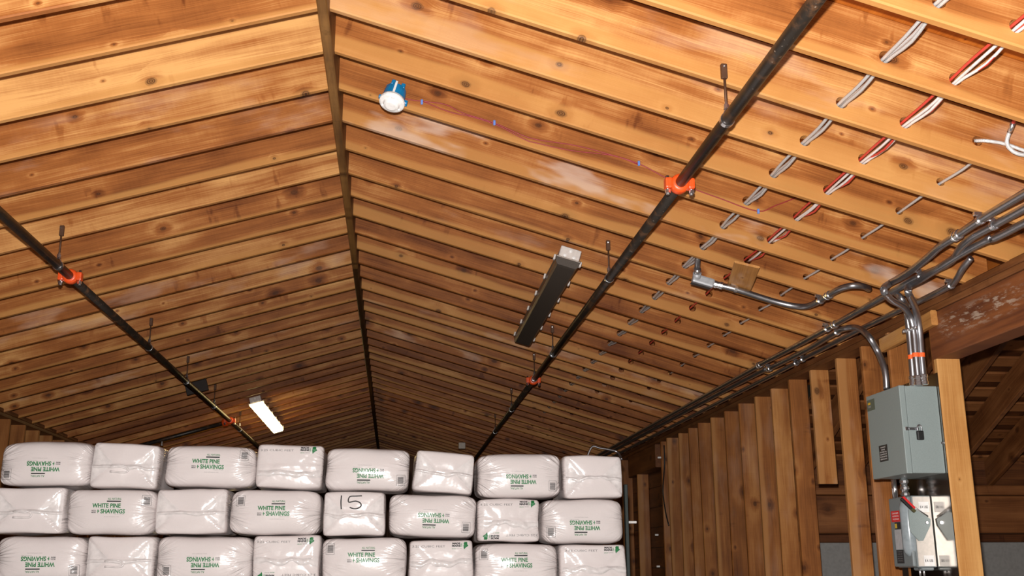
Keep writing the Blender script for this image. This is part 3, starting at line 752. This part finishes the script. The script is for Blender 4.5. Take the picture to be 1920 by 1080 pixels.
# ================================================================== LIGHT FIXTURES
def fixture(p0, p1, slope, lit, label):
    """long vapour-tight lamp between two points on its underside centre line"""
    p0, p1 = Vector(p0), Vector(p1); L = (p1 - p0).length; yd = (p1 - p0).normalized()
    zn = Vector((slope * ST, 0, CT)); zn = (zn - yd * zn.dot(yd)).normalized(); xd = yd.cross(zn)
    root = thing('light_fixture', p0, label, 'lamp', 'long ceiling lamps')
    M4 = Matrix((xd, yd, zn)).transposed().to_4x4(); M4.translation = p0
    def add(name, bm, mat, par=root): return finish(bm, name, mat, par, mat4=M4, center=False)
    W = .082
    h = box_bm((-W * .82, .012, .062), (W * .82, L - .012, .125), .012); add('housing', h, HOUSING)
    add('rim', box_bm((-W, 0, .050), (W, L, .064), .006), FIXRIM if not lit else HOUSING)
    # lens: tapered trough below the rim
    bm = bmesh.new()
    prof = [(-W * .96, .052), (-W * .90, .018), (-W * .74, .002), (W * .74, .002), (W * .90, .018), (W * .96, .052)]
    A = [bm.verts.new((x, .004, z)) for x, z in prof]; A2 = [bm.verts.new((x * .96, .03, z - .002)) for x, z in prof]
    B2 = [bm.verts.new((x * .96, L - .03, z - .002)) for x, z in prof]; B = [bm.verts.new((x, L - .004, z)) for x, z in prof]
    for a, b in ((A, A2), (A2, B2), (B2, B)):
        for k in range(5): bm.faces.new((a[k], a[k + 1], b[k + 1], b[k]))
    bm.faces.new(A[::-1]); bm.faces.new(B)
    lens = add('lens', bm, LIT if lit else LENS)
    if lit: add('lens_joint', box_bm((-W * .9, L * .48, .0), (W * .9, L * .5, .02)), HOUSING)
    # end plate with knock-outs on the near end
    e = add('end_plate', box_bm((-W * .82, -.004, .058), (W * .82, .014, .128), .004, 1), HOUSING)
    for x, z in ((0, .105), (-.03, .068), (.03, .068)):
        add('knockout', lathe_bm((x, -.012, z), (0, 1, 0), [(0, .006), (.002, .011), (.02, .011)], 10), WHITEP, e)
    n = 6
    for s in (-1, 1):
        for k in range(n):
            y = .06 + (L - .12) * k / (n - 1)
            add('latch', box_bm((s * (W + .004) - .007, y - .016, .040), (s * (W + .004) + .007, y + .016, .074), .003, 1), HOUSING)
    return root
f0 = on_roof(1062, 500, .125); f1 = on_roof(979, 646, .125); f1.x = f0.x; f1.z = f0.z
fixture(f0, f1, 1, False, 'unlit long grey lamp on the right slope beside the sprinkler pipe')
g0 = on_roof(482, 763, .125); g1 = on_roof(513, 813, .125); g1.x = g0.x; g1.z = g0.z
fixture(g0, g1, -1, True, 'glowing long lamp on the left slope above the bags')

# ================================================================== DETECTOR ON THE RAFTER
yd_ = Y0 + 2 * S16
dc = on_y(737, 186, yd_ - .055)
det = thing('detector', dc, 'round white detector head in a blue box screwed to a rafter', 'detector')
tilt = Matrix.Rotation(math.radians(13), 4, 'Y') @ Matrix.Rotation(math.radians(-20), 4, 'X')
MD = Matrix.Translation(dc) @ tilt @ Matrix.Scale(1.15, 4)
def dadd(name, bm, mat, par=det, sm=False): return finish(bm, name, mat, par, mat4=MD, center=False, smooth=sm)
bxd = dadd('box', lathe_bm((0, 0, -.012), (0, 0, 1), [(0, .051), (.045, .049), (.068, .046)], 20), BLUE, sm=False)
dadd('tab', box_bm((.046, -.012, -.016), (.066, .012, .006), .004, 1), BLUE, bxd)
dadd('tab', box_bm((-.064, -.010, -.012), (-.046, .010, .004), .004, 1), BLUE, bxd)
for a in range(5):
    an = a * 1.257 + .5
    dadd('clip_tooth', box_bm((math.cos(an) * .038 - .009, math.sin(an) * .038 - .009, .05), (math.cos(an) * .038 + .009, math.sin(an) * .038 + .009, .078), .003, 1), BLUE, bxd)
dadd('strap', box_bm((-.006, -.0545, -.02), (.004, -.046, .062), .001, 1), WHITEP)
cv = dadd('cover', lathe_bm((0, 0, -.012), (0, 0, -1), [(-.006, .054), (.006, .058), (.014, .056), (.018, .048), (.020, .038), (.030, .032), (.035, .022), (.036, .008)], 24), WHITEP, sm=False)
for a in range(3):
    an = a * 2.094 + .6
    dadd('rib', box_bm((math.cos(an) * .043 - .007, math.sin(an) * .043 - .007, -.036), (math.cos(an) * .043 + .007, math.sin(an) * .043 + .007, -.030), .003, 1), WHITEP, cv)
# red wires stapled along the rafter
wpix = [(757, 184), (775, 188), (793, 190), (835, 196), (868, 212), (926, 230), (975, 252), (1008, 262), (1080, 273), (1145, 290), (1198, 307), (1250, 334), (1300, 354), (1350, 372), (1420, 396), (1455, 385), (1500, 368)]
def wface(p, lift): return on_y(p[0], p[1], yd_ - lift)
ww = tag(tube('alarm_wire', smooth_path([wface(p, .006) for p in wpix], 4), .0028, WIRERD, None, 6), 'thin red wire stapled along the rafter from the detector', 'wire')
w2 = [(793, 190), (822, 202), (850, 212), (880, 218), (930, 234), (985, 262), (1005, 268), (1070, 282), (1150, 292), (1198, 309)]
tag(tube('alarm_wire', smooth_path([wface(p, .006) for p in w2], 4), .0026, WIRERD, None, 6), 'slack second red wire looping below the stapled one', 'wire')
for p in [(791, 191), (927, 230), (1198, 306), (1422, 396)]:
    q = wface(p, .008); s = finish(box_bm(q - Vector((.006, .004, .013)), q + Vector((.006, .008, .013)), .002, 1), 'staple', BLUESTAPLE, ww)

# ================================================================== CABLES THROUGH THE RAFTERS
def cable_run(X, zin, k0, k1, r, mat, name, label, dx, dz, sag, seed, group=None):
    rr = random.Random(seed); pts = []
    for k in range(k0, k1 + 1):
        yc = Y0 + .019 + k * S16
        z = roof_z(X) + zin / CT
        pts.append(Vector((X + dx + rr.uniform(-.003, .003), yc, z + dz)))
        if k < k1: pts.append(Vector((X + dx * 1.4 + rr.uniform(-.008, .008), yc + S16 / 2, z + dz - sag - rr.uniform(0, .006))))
    return tag(tube(name, smooth_path(pts, 3), r, mat, None, 6), label, 'cable', group)
MCG, NMG = 'metal-clad cables through the rafters', 'jacketed cables through the rafters'
cable_run(1.785, .066, -4, 22, .0072, MC, 'metal_cable', 'left strand of the grey ribbed metal cables nearest the sprinkler pipe', -.011, 0, .006, 1, MCG)
cable_run(1.785, .066, -4, 22, .0072, MC, 'metal_cable', 'middle strand of the grey ribbed metal cables nearest the sprinkler pipe', .004, -.006, .012, 2, MCG)
cable_run(1.785, .066, -4, 16, .0072, MC, 'metal_cable', 'right strand of the grey ribbed metal cables nearest the sprinkler pipe', .012, .008, .004, 3, MCG)
cable_run(2.05, .066, -4, 4, .0062, WIREW, 'jacketed_cable', 'left of the white cables threaded through the rafters', -.004, -.004, .004, 4, NMG)
cable_run(2.05, .066, -4, 3, .0062, WIREW, 'jacketed_cable', 'right of the white cables threaded through the rafters', .009, -.006, .008, 5, NMG)
cable_run(2.05, .070, -4, 12, .0058, WIRER, 'jacketed_cable', 'upper red cable threaded through the rafters beside the white ones', -.014, .004, .002, 6, NMG)
cable_run(2.05, .062, -4, 5, .0055, WIRER, 'jacketed_cable', 'lower red cable hanging slack beside the white ones', .012, .006, .022, 7, NMG)
cable_run(2.40, .074, -1, 12, .0065, MC, 'metal_cable', 'single thin metal cable through the rafters nearest the conduits', 0, 0, .004, 8, MCG)
# whip that leaves the hole near the right picture edge
yk = Y0 - S16
a_ = [on_y(1828, 264, yk + .005), on_y(1850, 264, yk - .03), on_y(1885, 270, yk - .04), on_y(1925, 284, yk - .05), on_y(1990, 305, yk - .03)]
tag(tube('metal_cable', smooth_path(a_, 5), .0075, MC, None, 8), 'ribbed metal cable end coming out of a rafter hole by the right picture edge', 'cable', MCG)
b_ = [on_y(1899, 232, yk - .12), on_y(1891, 252, yk - .08), on_y(1888, 266, yk - .07), on_y(1893, 278, yk - .06), on_y(1912, 289, yk - .06), on_y(1960, 293, yk - .06)]
whip = thing('metal_whip', b_[0], 'curved metal cable whip with red-tipped end by the right picture edge', 'cable', MCG)
tube('sheath', smooth_path(b_, 5), .0085, MC, whip, 8)
tube('ferrule', [b_[0] + (b_[0] - b_[1]) * .1, b_[0].lerp(b_[1], .8)], .0105, BRIGHT, whip, 8)
tube('red_tip', [b_[0] + (b_[0] - b_[1]) * .6, b_[0] + (b_[0] - b_[1]) * .1], .007, WIRER, whip, 8)

# ================================================================== CONDUITS
R6 = lambda x, y: (1220 + x / 2.7, 340 + y / 2.7)      # positions read in an enlarged view
def cpts(spec):
    out = []
    for s in spec:
        if isinstance(s, Vector): out.append(s); continue
        (x, y), (pl_, v) = s
        out.append(on_roof(x, y, v) if pl_ == 'r' else on_x(x, y, v))
    return out
def conduit(label, spec, r, far=None, near=None, coup=(), straps=(), tape=None):
    pts = cpts(spec)
    if near is not None: pts = [Vector((pts[0].x, near, pts[0].z))] + pts
    if far is not None: pts = pts + [Vector((pts[-1].x, far, pts[-1].z))]
    root = thing('conduit', pts[len(pts) // 2], label, 'conduit', 'steel conduits by the right wall')
    path = smooth_path(pts, 6)
    tube('conduit_tube', path, r, STEEL, root, 14)
    def near_on(px):
        best = min(range(1, len(path) - 1), key=lambda i: scr(path[i], px)); return path[best], (path[best + 1] - path[best - 1]).normalized()
    def scr(P, px):
        d = P - CAM; z = d.dot(FWD); return (960 + FPX * d.dot(RGT) / z - px[0]) ** 2 + (540 - FPX * d.dot(UPV) / z - px[1]) ** 2
    for px_ in coup:
        p, d = near_on(px_)
        finish(lathe_bm(p - d * .028, d, [(0, r + .003), (.004, r + .006), (.016, r + .006), (.018, r + .003), (.036, r + .003), (.038, r + .006), (.052, r + .006), (.056, r + .003)], 14), 'coupling', BRIGHT, root, smooth=False)
    for px_ in straps:
        p, d = near_on(px_)
        s = finish(lathe_bm(p - d * .009, d, [(0, r + .001), (0, r + .005), (.018, r + .005), (.018, r + .001)], 14), 'strap', BRIGHT, root)
        q = p + Vector((-.0, 0, r + .012)); finish(box_bm(q - Vector((.030, .009, .012)), q + Vector((.006, .009, .006)), .002, 1), 'strap_ear', BRIGHT, s)
    if tape:
        p, d = near_on(tape); finish(lathe_bm(p - d * .012, d, [(0, r + .0012), (.024, r + .0012)], 14), 'orange_band', ORTAPE, root)
    return root
ro = .035
rr_ = ('r', ro)
XB = 2.80
conduit('steel conduit bending down into the middle of the grey cabinet top',
        [(R6(1890, 62), rr_), (R6(1670, 195), rr_), (R6(1550, 275), rr_), (R6(1465, 330), rr_), (R6(1400, 388), rr_), (R6(1300, 465), rr_), (R6(1205, 520), rr_), (R6(1180, 550), ('x', 2.40)), (R6(1215, 598), ('x', 2.55)), (R6(1268, 628), ('x', 2.68)), (R6(1305, 668), ('x', 2.77)), (R6(1328, 740), ('x', XB)), (R6(1342, 880), ('x', XB)), (R6(1357, 1035), ('x', XB))],
        .0185, near=2.2, coup=[R6(1548, 272), R6(1356, 1018)], straps=[R6(1668, 195)], tape=R6(1345, 888))
conduit('steel conduit curving out of the rafters to the left hole of the cabinet top',
        [(R6(1215, 545), ('r', -.03)), (R6(1268, 592), ('x', 2.70)), (R6(1292, 640), ('x', 2.77)), (R6(1306, 740), ('x', XB - .01)), (R6(1320, 890), ('x', XB - .01)), (R6(1332, 1036), ('x', XB - .01))],
        .0175, coup=[R6(1331, 1022)], tape=R6(1320, 892))
conduit('steel conduit nearest the header beam bending down into the cabinet',
        [(R6(1890, 212), ('r', .04)), (R6(1700, 298), ('r', .04)), (R6(1560, 375), ('r', .04)), (R6(1470, 432), ('r', .05)), (R6(1370, 495), ('r', .05)), (R6(1310, 530), ('r', .055)), (R6(1303, 560), ('x', 2.60)), (R6(1322, 600), ('x', 2.70)), (R6(1343, 655), ('x', 2.79)), (R6(1358, 740), ('x', XB + .03)), (R6(1370, 880), ('x', XB + .03)), (R6(1384, 1028), ('x', XB + .03))],
        .0185, near=2.2, coup=[R6(1383, 1010)], tape=R6(1369, 878))
conduit('long steel conduit with an offset bend running to the far end of the wall',
        [(R6(1890, 137), rr_), (R6(1738, 222), rr_), (R6(1630, 282), rr_), (R6(1570, 335), rr_), (R6(1535, 390), ('r', .03)), (R6(1480, 430), ('r', .03)), (R6(1340, 492), rr_), (R6(1180, 585), rr_), (R6(930, 726), rr_), (R6(730, 836), rr_), (R6(560, 925), rr_), (R6(400, 1016), rr_)],
        .0185, near=2.2, far=15, coup=[R6(930, 724), R6(566, 962)], straps=[R6(1738, 218), R6(1358, 484), R6(895, 740)])
conduit('steel conduit rising from a kink and running low along the wall plate',
        [(R6(1622, 386), ('r', -.02)), (R6(1580, 440), ('r', .02)), (R6(1545, 500), ('r', .035)), (R6(1505, 535), ('r', .035)), (R6(1350, 612), ('r', .035)), (R6(1270, 648), ('r', .035)), (R6(1080, 740), ('r', .035)), (R6(900, 833), ('r', .035)), (R6(770, 900), ('r', .035)), (R6(560, 1010), ('r', .035))],
        .0165, far=15, straps=[R6(1512, 530), R6(776, 892), R6(712, 935)])
conduit('steel conduit arching from the cabinet left side into the long run',
        [(R6(1195, 1055), ('x', 2.76)), (R6(1186, 960), ('x', 2.76)), (R6(1150, 862), ('x', 2.75)), (R6(1098, 778), ('x', 2.70)), (R6(1045, 742), ('r', .05)), (R6(985, 744), ('r', .04)), (R6(930, 770), rr_), (R6(800, 848), rr_), (R6(600, 948), rr_), (R6(430, 1030), rr_)],
        .0185, far=15, straps=[R6(945, 770), R6(605, 944)], coup=[R6(600, 946)])
cr = conduit('short steel conduit with two bends from the grey elbow fitting across the rafters',
        [(R6(325, 521), ('r', .03)), (R6(430, 546), ('r', .03)), (R6(550, 585), ('r', .03)), (R6(640, 612), ('r', .03)), (R6(720, 630), ('r', .03)), (R6(790, 633), ('r', .03)), (R6(850, 608), ('r', .03)), (R6(900, 578), ('r', .03)), (R6(955, 546), ('r', .03)), (R6(1015, 529), ('r', .025)), (R6(1075, 531), ('r', .0)), (R6(1105, 545), ('r', -.05))],
        .0185, coup=[R6(328, 521), R6(900, 578)], straps=[R6(430, 545), R6(855, 605)])
# elbow conduit body
le = thing('conduit_elbow', on_roof(1312, 526, .03), 'grey cast elbow fitting at the left end of the short conduit', 'fitting')
p0, p1 = on_roof(*R6(218, 490), .03), on_roof(*R6(318, 520), .03); dl = (p1 - p0).normalized()
Mx = frame(p0, dl, (ST, 0, CT))
finish(box_bm((-.008, -.026, -.030), ((p1 - p0).length, .026, .026), .012), 'body', CASTGREY, le, mat4=Mx)
finish(box_bm((-.01, -.024, -.037), ((p1 - p0).length - .01, .024, -.030), .003, 1), 'cover', STEEL, le, mat4=Mx)
up0 = p0 + dl * .02; up1 = on_y(*R6(238, 405), up0.y - .10)
tube('hub', [up0, up0.lerp(up1, .35)], .026, CASTGREY, le, 14)
tube('connector', [up0.lerp(up1, .3), up0.lerp(up1, .6)], .0225, BRIGHT, le, 12)
tube('riser', [up0.lerp(up1, .55), up1, up1 + (up1 - up0) * .8], .0185, STEEL, le, 12)
# board the short conduit is strapped to
q0, q1 = on_roof(1398, 508, -.002), on_roof(1385, 545, -.002)
mbk = board('mounting_board', on_roof(1362, 538, .0), (q0 - q1), (1, 0, -TS), (q0 - q1).length * 1.25, .014, .15, W_POST, None, tone=.5, weather=.8)
tag(mbk, 'pale scrap of board across two rafters behind the short conduit', 'board')
# strut clamp of the three risers
c3 = [on_x(*R6(1275, 762), XB - .03), on_x(*R6(1345, 738), XB - .01)]
cl = thing('conduit_clamp', c3[0], 'bright strut clamp holding three conduits to the wall block', 'clamp')
dd = (c3[1] - c3[0]); M5 = frame(c3[0], dd, (0, 0, 1))
finish(box_bm((0, -.006, -.008), (dd.length, .006, .008), .002, 1), 'bar', BRIGHT, cl, mat4=M5)
for s in (.25, .55, .85): finish(lathe_bm(c3[0] + dd * s + Vector((-.02, 0, -.002)), (1, 0, 0), [(0, .006), (.006, .011), (.03, .011)], 6), 'bolt', BRIGHT, cl)

# ================================================================== ELECTRICAL CABINET, SWITCH, SHEET
sh0, sh1 = XW - .004, XW - .0015
sheet = finish(box_bm((XW - .0045, 5.487, CZ - .35), (XW - .0015, 6.04, CZ + 1.02)), 'backing_sheet', SHEET)
tag(sheet, 'polished sheet-steel panel behind the grey cabinet and switch', 'panel')
XF = 2.706; XBk = XW - .006
bx0, bx1, bz0, bz1 = 5.502, 5.915, CZ + .479, CZ + .948
cab = thing('electrical_cabinet', ((XF + XBk) / 2, (bx0 + bx1) / 2, bz0), 'grey enamel electrical cabinet with a padlocked door on the right wall', 'cabinet')
finish(box_bm((XF + .036, bx0, bz0), (XBk, bx1, bz1), .003, 1), 'body', GREYPAINT, cab)
door = finish(box_bm((XF, bx0 - .0015, bz0 - .002), (XF + .033, bx1 + .002, bz1 + .002), .004, 2), 'door', GREYPAINT, cab)
finish(box_bm((XF - .0012, bx0 + .20, bz0 + .085), (XF + .001, bx0 + .305, bz0 + .175)), 'label_plate', P_BLACK, door)
def wall_text(name, body, mat, parent, X, yc, zc, w, h, bold=0):
    """print on a face that looks towards -X: its reading direction runs to -Y"""
    V, F = text_data(body, bold); me = bpy.data.meshes.new(name); me.from_pydata([(X, yc - x * w, zc + z * h) for x, z in V], [], F); return link(name, me, mat, parent)
for j, (tx, ww_) in enumerate((('WARNING', .06), ('DANGER', .045), ('DISCONNECT ALL', .085), ('SOURCES OF', .08), ('POWER BEFORE', .085), ('SERVICING', .08))):
    wall_text('label_text', tx, P_WHITE, door, XF - .0018, bx0 + .2525, bz0 + .163 - j * .013, ww_, .007, .01)
finish(box_bm((XF - .001, bx1 - .105, bz1 - .085), (XF + .001, bx1 - .004, bz1 - .022)), 'sticker', plain('greenish_sticker', (.10, .12, .09), .5), door)
for j, cc_ in enumerate((YELLOW, P_GREY)): finish(box_bm((XF - .0016, bx1 - .05 + .0, bz1 - .05 - j * .018), (XF - .0008, bx1 - .018, bz1 - .038 - j * .018)), 'sticker_mark', cc_, door)
# hasp on the side
lz = bz0 + .235
finish(box_bm((XF + .012, bx0 - .011, lz - .010), (XF + .032, bx0, lz + .010), .002, 1), 'staple_plate', BRIGHT, cab)
finish(box_bm((XF + .030, bx0 - .010, lz - .007), (XF + .088, bx0 - .003, lz + .007), .002, 1), 'hasp', STEEL, cab)
for z in (bz0 + .16,): finish(box_bm((XBk - .012, bx0 - .006, z - .006), (XBk, bx0, z + .006), .001, 1), 'screw_head', BRIGHT, cab)
pk = thing('padlock', (XF + .085, bx0 - .018, lz - .06), 'small black padlock hanging from the cabinet hasp', 'padlock')
finish(box_bm((XF + .068, bx0 - .028, lz - .062), (XF + .104, bx0 - .008, lz - .012), .006), 'lock_body', BLACK, pk, mat4=None)
tube('shackle', smooth_path([(XF + .075, bx0 - .018, lz - .015), (XF + .075, bx0 - .018, lz + .008), (XF + .086, bx0 - .018, lz + .019), (XF + .097, bx0 - .018, lz + .008), (XF + .097, bx0 - .018, lz - .015)], 4), .004, STEEL, pk, 8)

# safety switch below
sx0, sx1 = 2.792, XBk; sy0, sy1 = 5.702, 5.935; sz0, sz1 = CZ - .008, CZ + .374
sw = thing('safety_switch', ((sx0 + sx1) / 2, (sy0 + sy1) / 2, sz0), 'grey safety switch with red and black lever below the cabinet', 'switch')
finish(box_bm((sx0 + .022, sy0, sz0), (sx1, sy1, sz1), .004, 1), 'body', GREYPAINT2, sw)
fc = finish(box_bm((sx0, sy0 + .004, sz0 + .004), (sx0 + .022, sy1, sz1 - .004), .008), 'front_cover', GREYPAINT2, sw)
# rounded bulge at the near edge of the cover
finish(lathe_bm((sx0 + .014, sy0 + .042, sz0 + .06), (0, 0, 1), [(0, .022), (.02, .036), (.04, .042), (.26, .042), (.285, .036), (.30, .018)], 24), 'hinge_bulge', plain('smooth_grey_enamel', (.26, .30, .32), .2), sw, smooth=True)
finish(box_bm((sx0 + .028, sy0 - .003, sz0 + .006), (sx1 - .004, sy0, sz1 - .006)), 'side_plate', SIDEPLATE, sw)
for z in (sz1 - .062, sz0 + .035):
    fl_ = finish(box_bm((sx0 + .060, sy0 - .0045, z - .028), (sx0 + .118, sy0 - .003, z + .028)), 'side_label', P_WHITE, sw)
    for tx, cx_, w_ in (('1', .068, .004), ('A', .079, .010), ('USE', .1, .022)):
        V, F = text_data(tx, .03); me = bpy.data.meshes.new('label_text'); me.from_pydata([(sx0 + cx_ + x * w_, sy0 - .005, z + zz_ * .014) for x, zz_ in V], [], F); link('label_text', me, P_BLACK, fl_)
# lever: shield plate, arm, grip
def yplate(pts, y0_, y1_):
    bm = bmesh.new(); a = [bm.verts.new((x, y0_, z)) for x, z in pts]; b = [bm.verts.new((x, y1_, z)) for x, z in pts]
    bm.faces.new(a); bm.faces.new(b[::-1])
    for k in range(len(pts)): bm.faces.new((a[k], a[(k + 1) % len(pts)], b[(k + 1) % len(pts)], b[k]))
    return bm
def zx(x, y): P = on_y(1620 + x / 5.14, 870 + y / 5.14, sy0 - .01); return (P.x, P.z)
finish(yplate([zx(430, 440), zx(500, 440), zx(640, 530), zx(640, 590), zx(570, 740), zx(530, 740), zx(455, 660), zx(435, 600)], sy0 - .012, sy0 - .005), 'lever_shield', GREYPAINT, sw)
finish(lathe_bm((*(lambda q: (q[0], sy0 - .018, q[1]))(zx(603, 565)),), (0, 1, 0), [(0, .008), (.008, .010), (.012, .010)], 12), 'pivot_bolt', STEEL, sw)
A, B = zx(610, 505), zx(440, 395)
tube('lever_arm', [(A[0], sy0 - .018, A[1]), (B[0], sy0 - .024, B[1])], .004, STEEL, sw, 8)
g0_, g1_ = zx(345, 330), zx(465, 445)
ga, gb = Vector((g0_[0], sy0 - .034, g0_[1])), Vector((g1_[0], sy0 - .030, g1_[1])); gd = gb - ga
MG = frame(ga, gd, (gd.z, 0, -gd.x))
grip = finish(box_bm((0, -.010, -.002), (gd.length * .82, .010, .013), .004), 'lever_grip', BLACK, sw, mat4=MG)
finish(box_bm((.0, -.011, -.014), (gd.length * .95, .011, -.001), .003), 'grip_red_half', RED, sw, mat4=MG)
finish(box_bm((gd.length * .82, -.010, -.004), (gd.length * 1.1, .010, .012), .003), 'grip_end', DKGREEN, sw, mat4=MG)
# labels on the front
ym_ = sy0 + .158
finish(box_bm((sx0 - .001, ym_ - .055, sz1 - .135), (sx0 + .001, ym_ + .055, sz1 - .075)), 'danger_label', RED, fc)
for j, tx in enumerate(('DANGER', 'HAZARDOUS', 'VOLTAGE')): wall_text('label_text', tx, P_WHITE, fc, sx0 - .0016, ym_, sz1 - .088 - j * .016, .075, .009, .01)
finish(box_bm((sx0 - .001, ym_ - .05, sz1 - .175), (sx0 + .001, ym_ + .02, sz1 - .137)), 'black_label', P_BLACK, fc)
finish(box_bm((sx0 - .0016, ym_ - .005, sz1 - .17), (sx0 - .0008, ym_ + .018, sz1 - .145)), 'yellow_mark', YELLOW, fc)
finish(box_bm((sx0 - .001, ym_ - .05, sz1 - .285), (sx0 + .001, ym_ + .03, sz1 - .178)), 'rating_label', plain('grey_rating_label', (.42, .42, .43), .5), fc)
finish(box_bm((sx0 - .001, ym_ - .055, sz1 - .36), (sx0 + .001, ym_ + .03, sz1 - .288)), 'warning_label', P_BLACK, fc)
for j, tx in enumerate(('WARNING', 'TURN OFF', 'ALL POWER', 'BEFORE', 'OPENING')): wall_text('label_text', tx, P_GREY, fc, sx0 - .0016, ym_ - .012, sz1 - .298 - j * .012, .06, .006)
finish(box_bm((sx0 + .02, sy1, sz0 + .02), (sx0 + .09, sy1 + .03, sz0 + .19), .015), 'side_bulge', GREYPAINT2, sw)
finish(box_bm((sx0 + .05, sy0 + .01, sz0 - .016), (sx1 - .01, sy0 + .11, sz0 + .002), .006, 1), 'bottom_flange', GREYPAINT2, sw)
for x in (.052, .075): tube('bottom_stud', [(sx0 + x, sy0 + .04, sz0 + .002), (sx0 + x, sy0 + .04, sz0 - .05)], .006, BRIGHT, sw, 8)
# two nipples between cabinet and switch
for (qx, qy, rr2, lab) in ((1676, 905, .0155, 'plain short conduit between cabinet and switch, farther one'), (1695, 905, .0175, 'short conduit with threaded fittings between cabinet and switch')):
    P = on_x(qx, qy, sx0 + .055); nb = thing('conduit_nipple', (P.x, P.y, sz1), lab, 'conduit')
    tube('nipple_tube', [(P.x, P.y, sz1 - .001), (P.x, P.y, bz0 + .001)], rr2, BRIGHT, nb, 14)
    if rr2 > .016:
        for z in (sz1 + .004, sz1 + .038, bz0 - .03): finish(lathe_bm((P.x, P.y, z), (0, 0, 1), [(0, rr2 + .002), (.004, rr2 + .007), (.016, rr2 + .007), (.022, rr2 + .002)], 10), 'locknut', BRIGHT, nb)

# ================================================================== SMALL THINGS
# loose cables lying over the far right of the stack
zc_ = placed[7][1].z + placed[7][3] / 2 + .004
lc = [on_y(1098, 848, 7.9), on_y(1110, 838, 7.9), on_y(1124, 840, 7.9), on_y(1142, 843, 7.9), on_y(1158, 848, 7.9), on_y(1166, 855, 7.85)]
lc[0].z = lc[-1].z = zc_
tag(tube('loose_cable', smooth_path(lc, 5), .008, STEEL, None, 8), 'grey cable loop lying behind the right end of the top bags', 'cable')
# small box under the rafters beyond the stack
jb = on_roof(866, 836, .05); jo = finish(box_bm(jb - Vector((.055, .05, .05)), jb + Vector((.055, .05, .05)), .01), 'junction_box', HOUSING); tag(jo, 'tiny pale junction box under the far right rafters above the bags', 'box')
# upright that guards the right side of the stack
sr = placed[15][1].x + placed[15][2] / 2
gp = thing('guard_upright', (sr + .045, 7.62, 0), 'dark steel upright beside the right end of the bag stack', 'post')
zt = on_y(1174, 908, 7.6).z
finish(box_bm((sr + .03, 7.60, 0), (sr + .055, 7.64, zt), .003, 1), 'upright', plain('dark_green_steel', (.02, .03, .028), .5, .3), gp)
q = on_y(1176, 979, 7.6); finish(box_bm((sr + .056, 7.612, q.z - .008), (sr + .115, 7.628, q.z + .008), .003, 1), 'white_tag', WHITEP, gp)
# white cable ties on the far studs
for p in [(1238, 858), (1233, 1003), (1236, 1062)]:
    q = on_x(p[0], p[1], XW - .01); o = finish(box_bm(q - Vector((.03, .008, .010)), q + Vector((.009, .008, .010)), .003, 1), 'cable_clip', WHITEP, None)
    tag(o, {858: 'small white clip high on the far studs', 1003: 'small white clip midway up the far studs', 1062: 'small white clip lowest on the far studs'}[p[1]], 'clip', 'white clips on the far studs')
hw = [on_x(1245, 835, XW - .012), on_x(1246, 870, XW - .02), on_x(1243, 920, XW - .02), on_x(1248, 960, XW - .02), on_x(1254, 985, XW - .012)]
tag(tube('hanging_cable', smooth_path(hw, 5), .007, BLACK, None, 6), 'dark cable hanging down the far studs beside the white clips', 'cable')
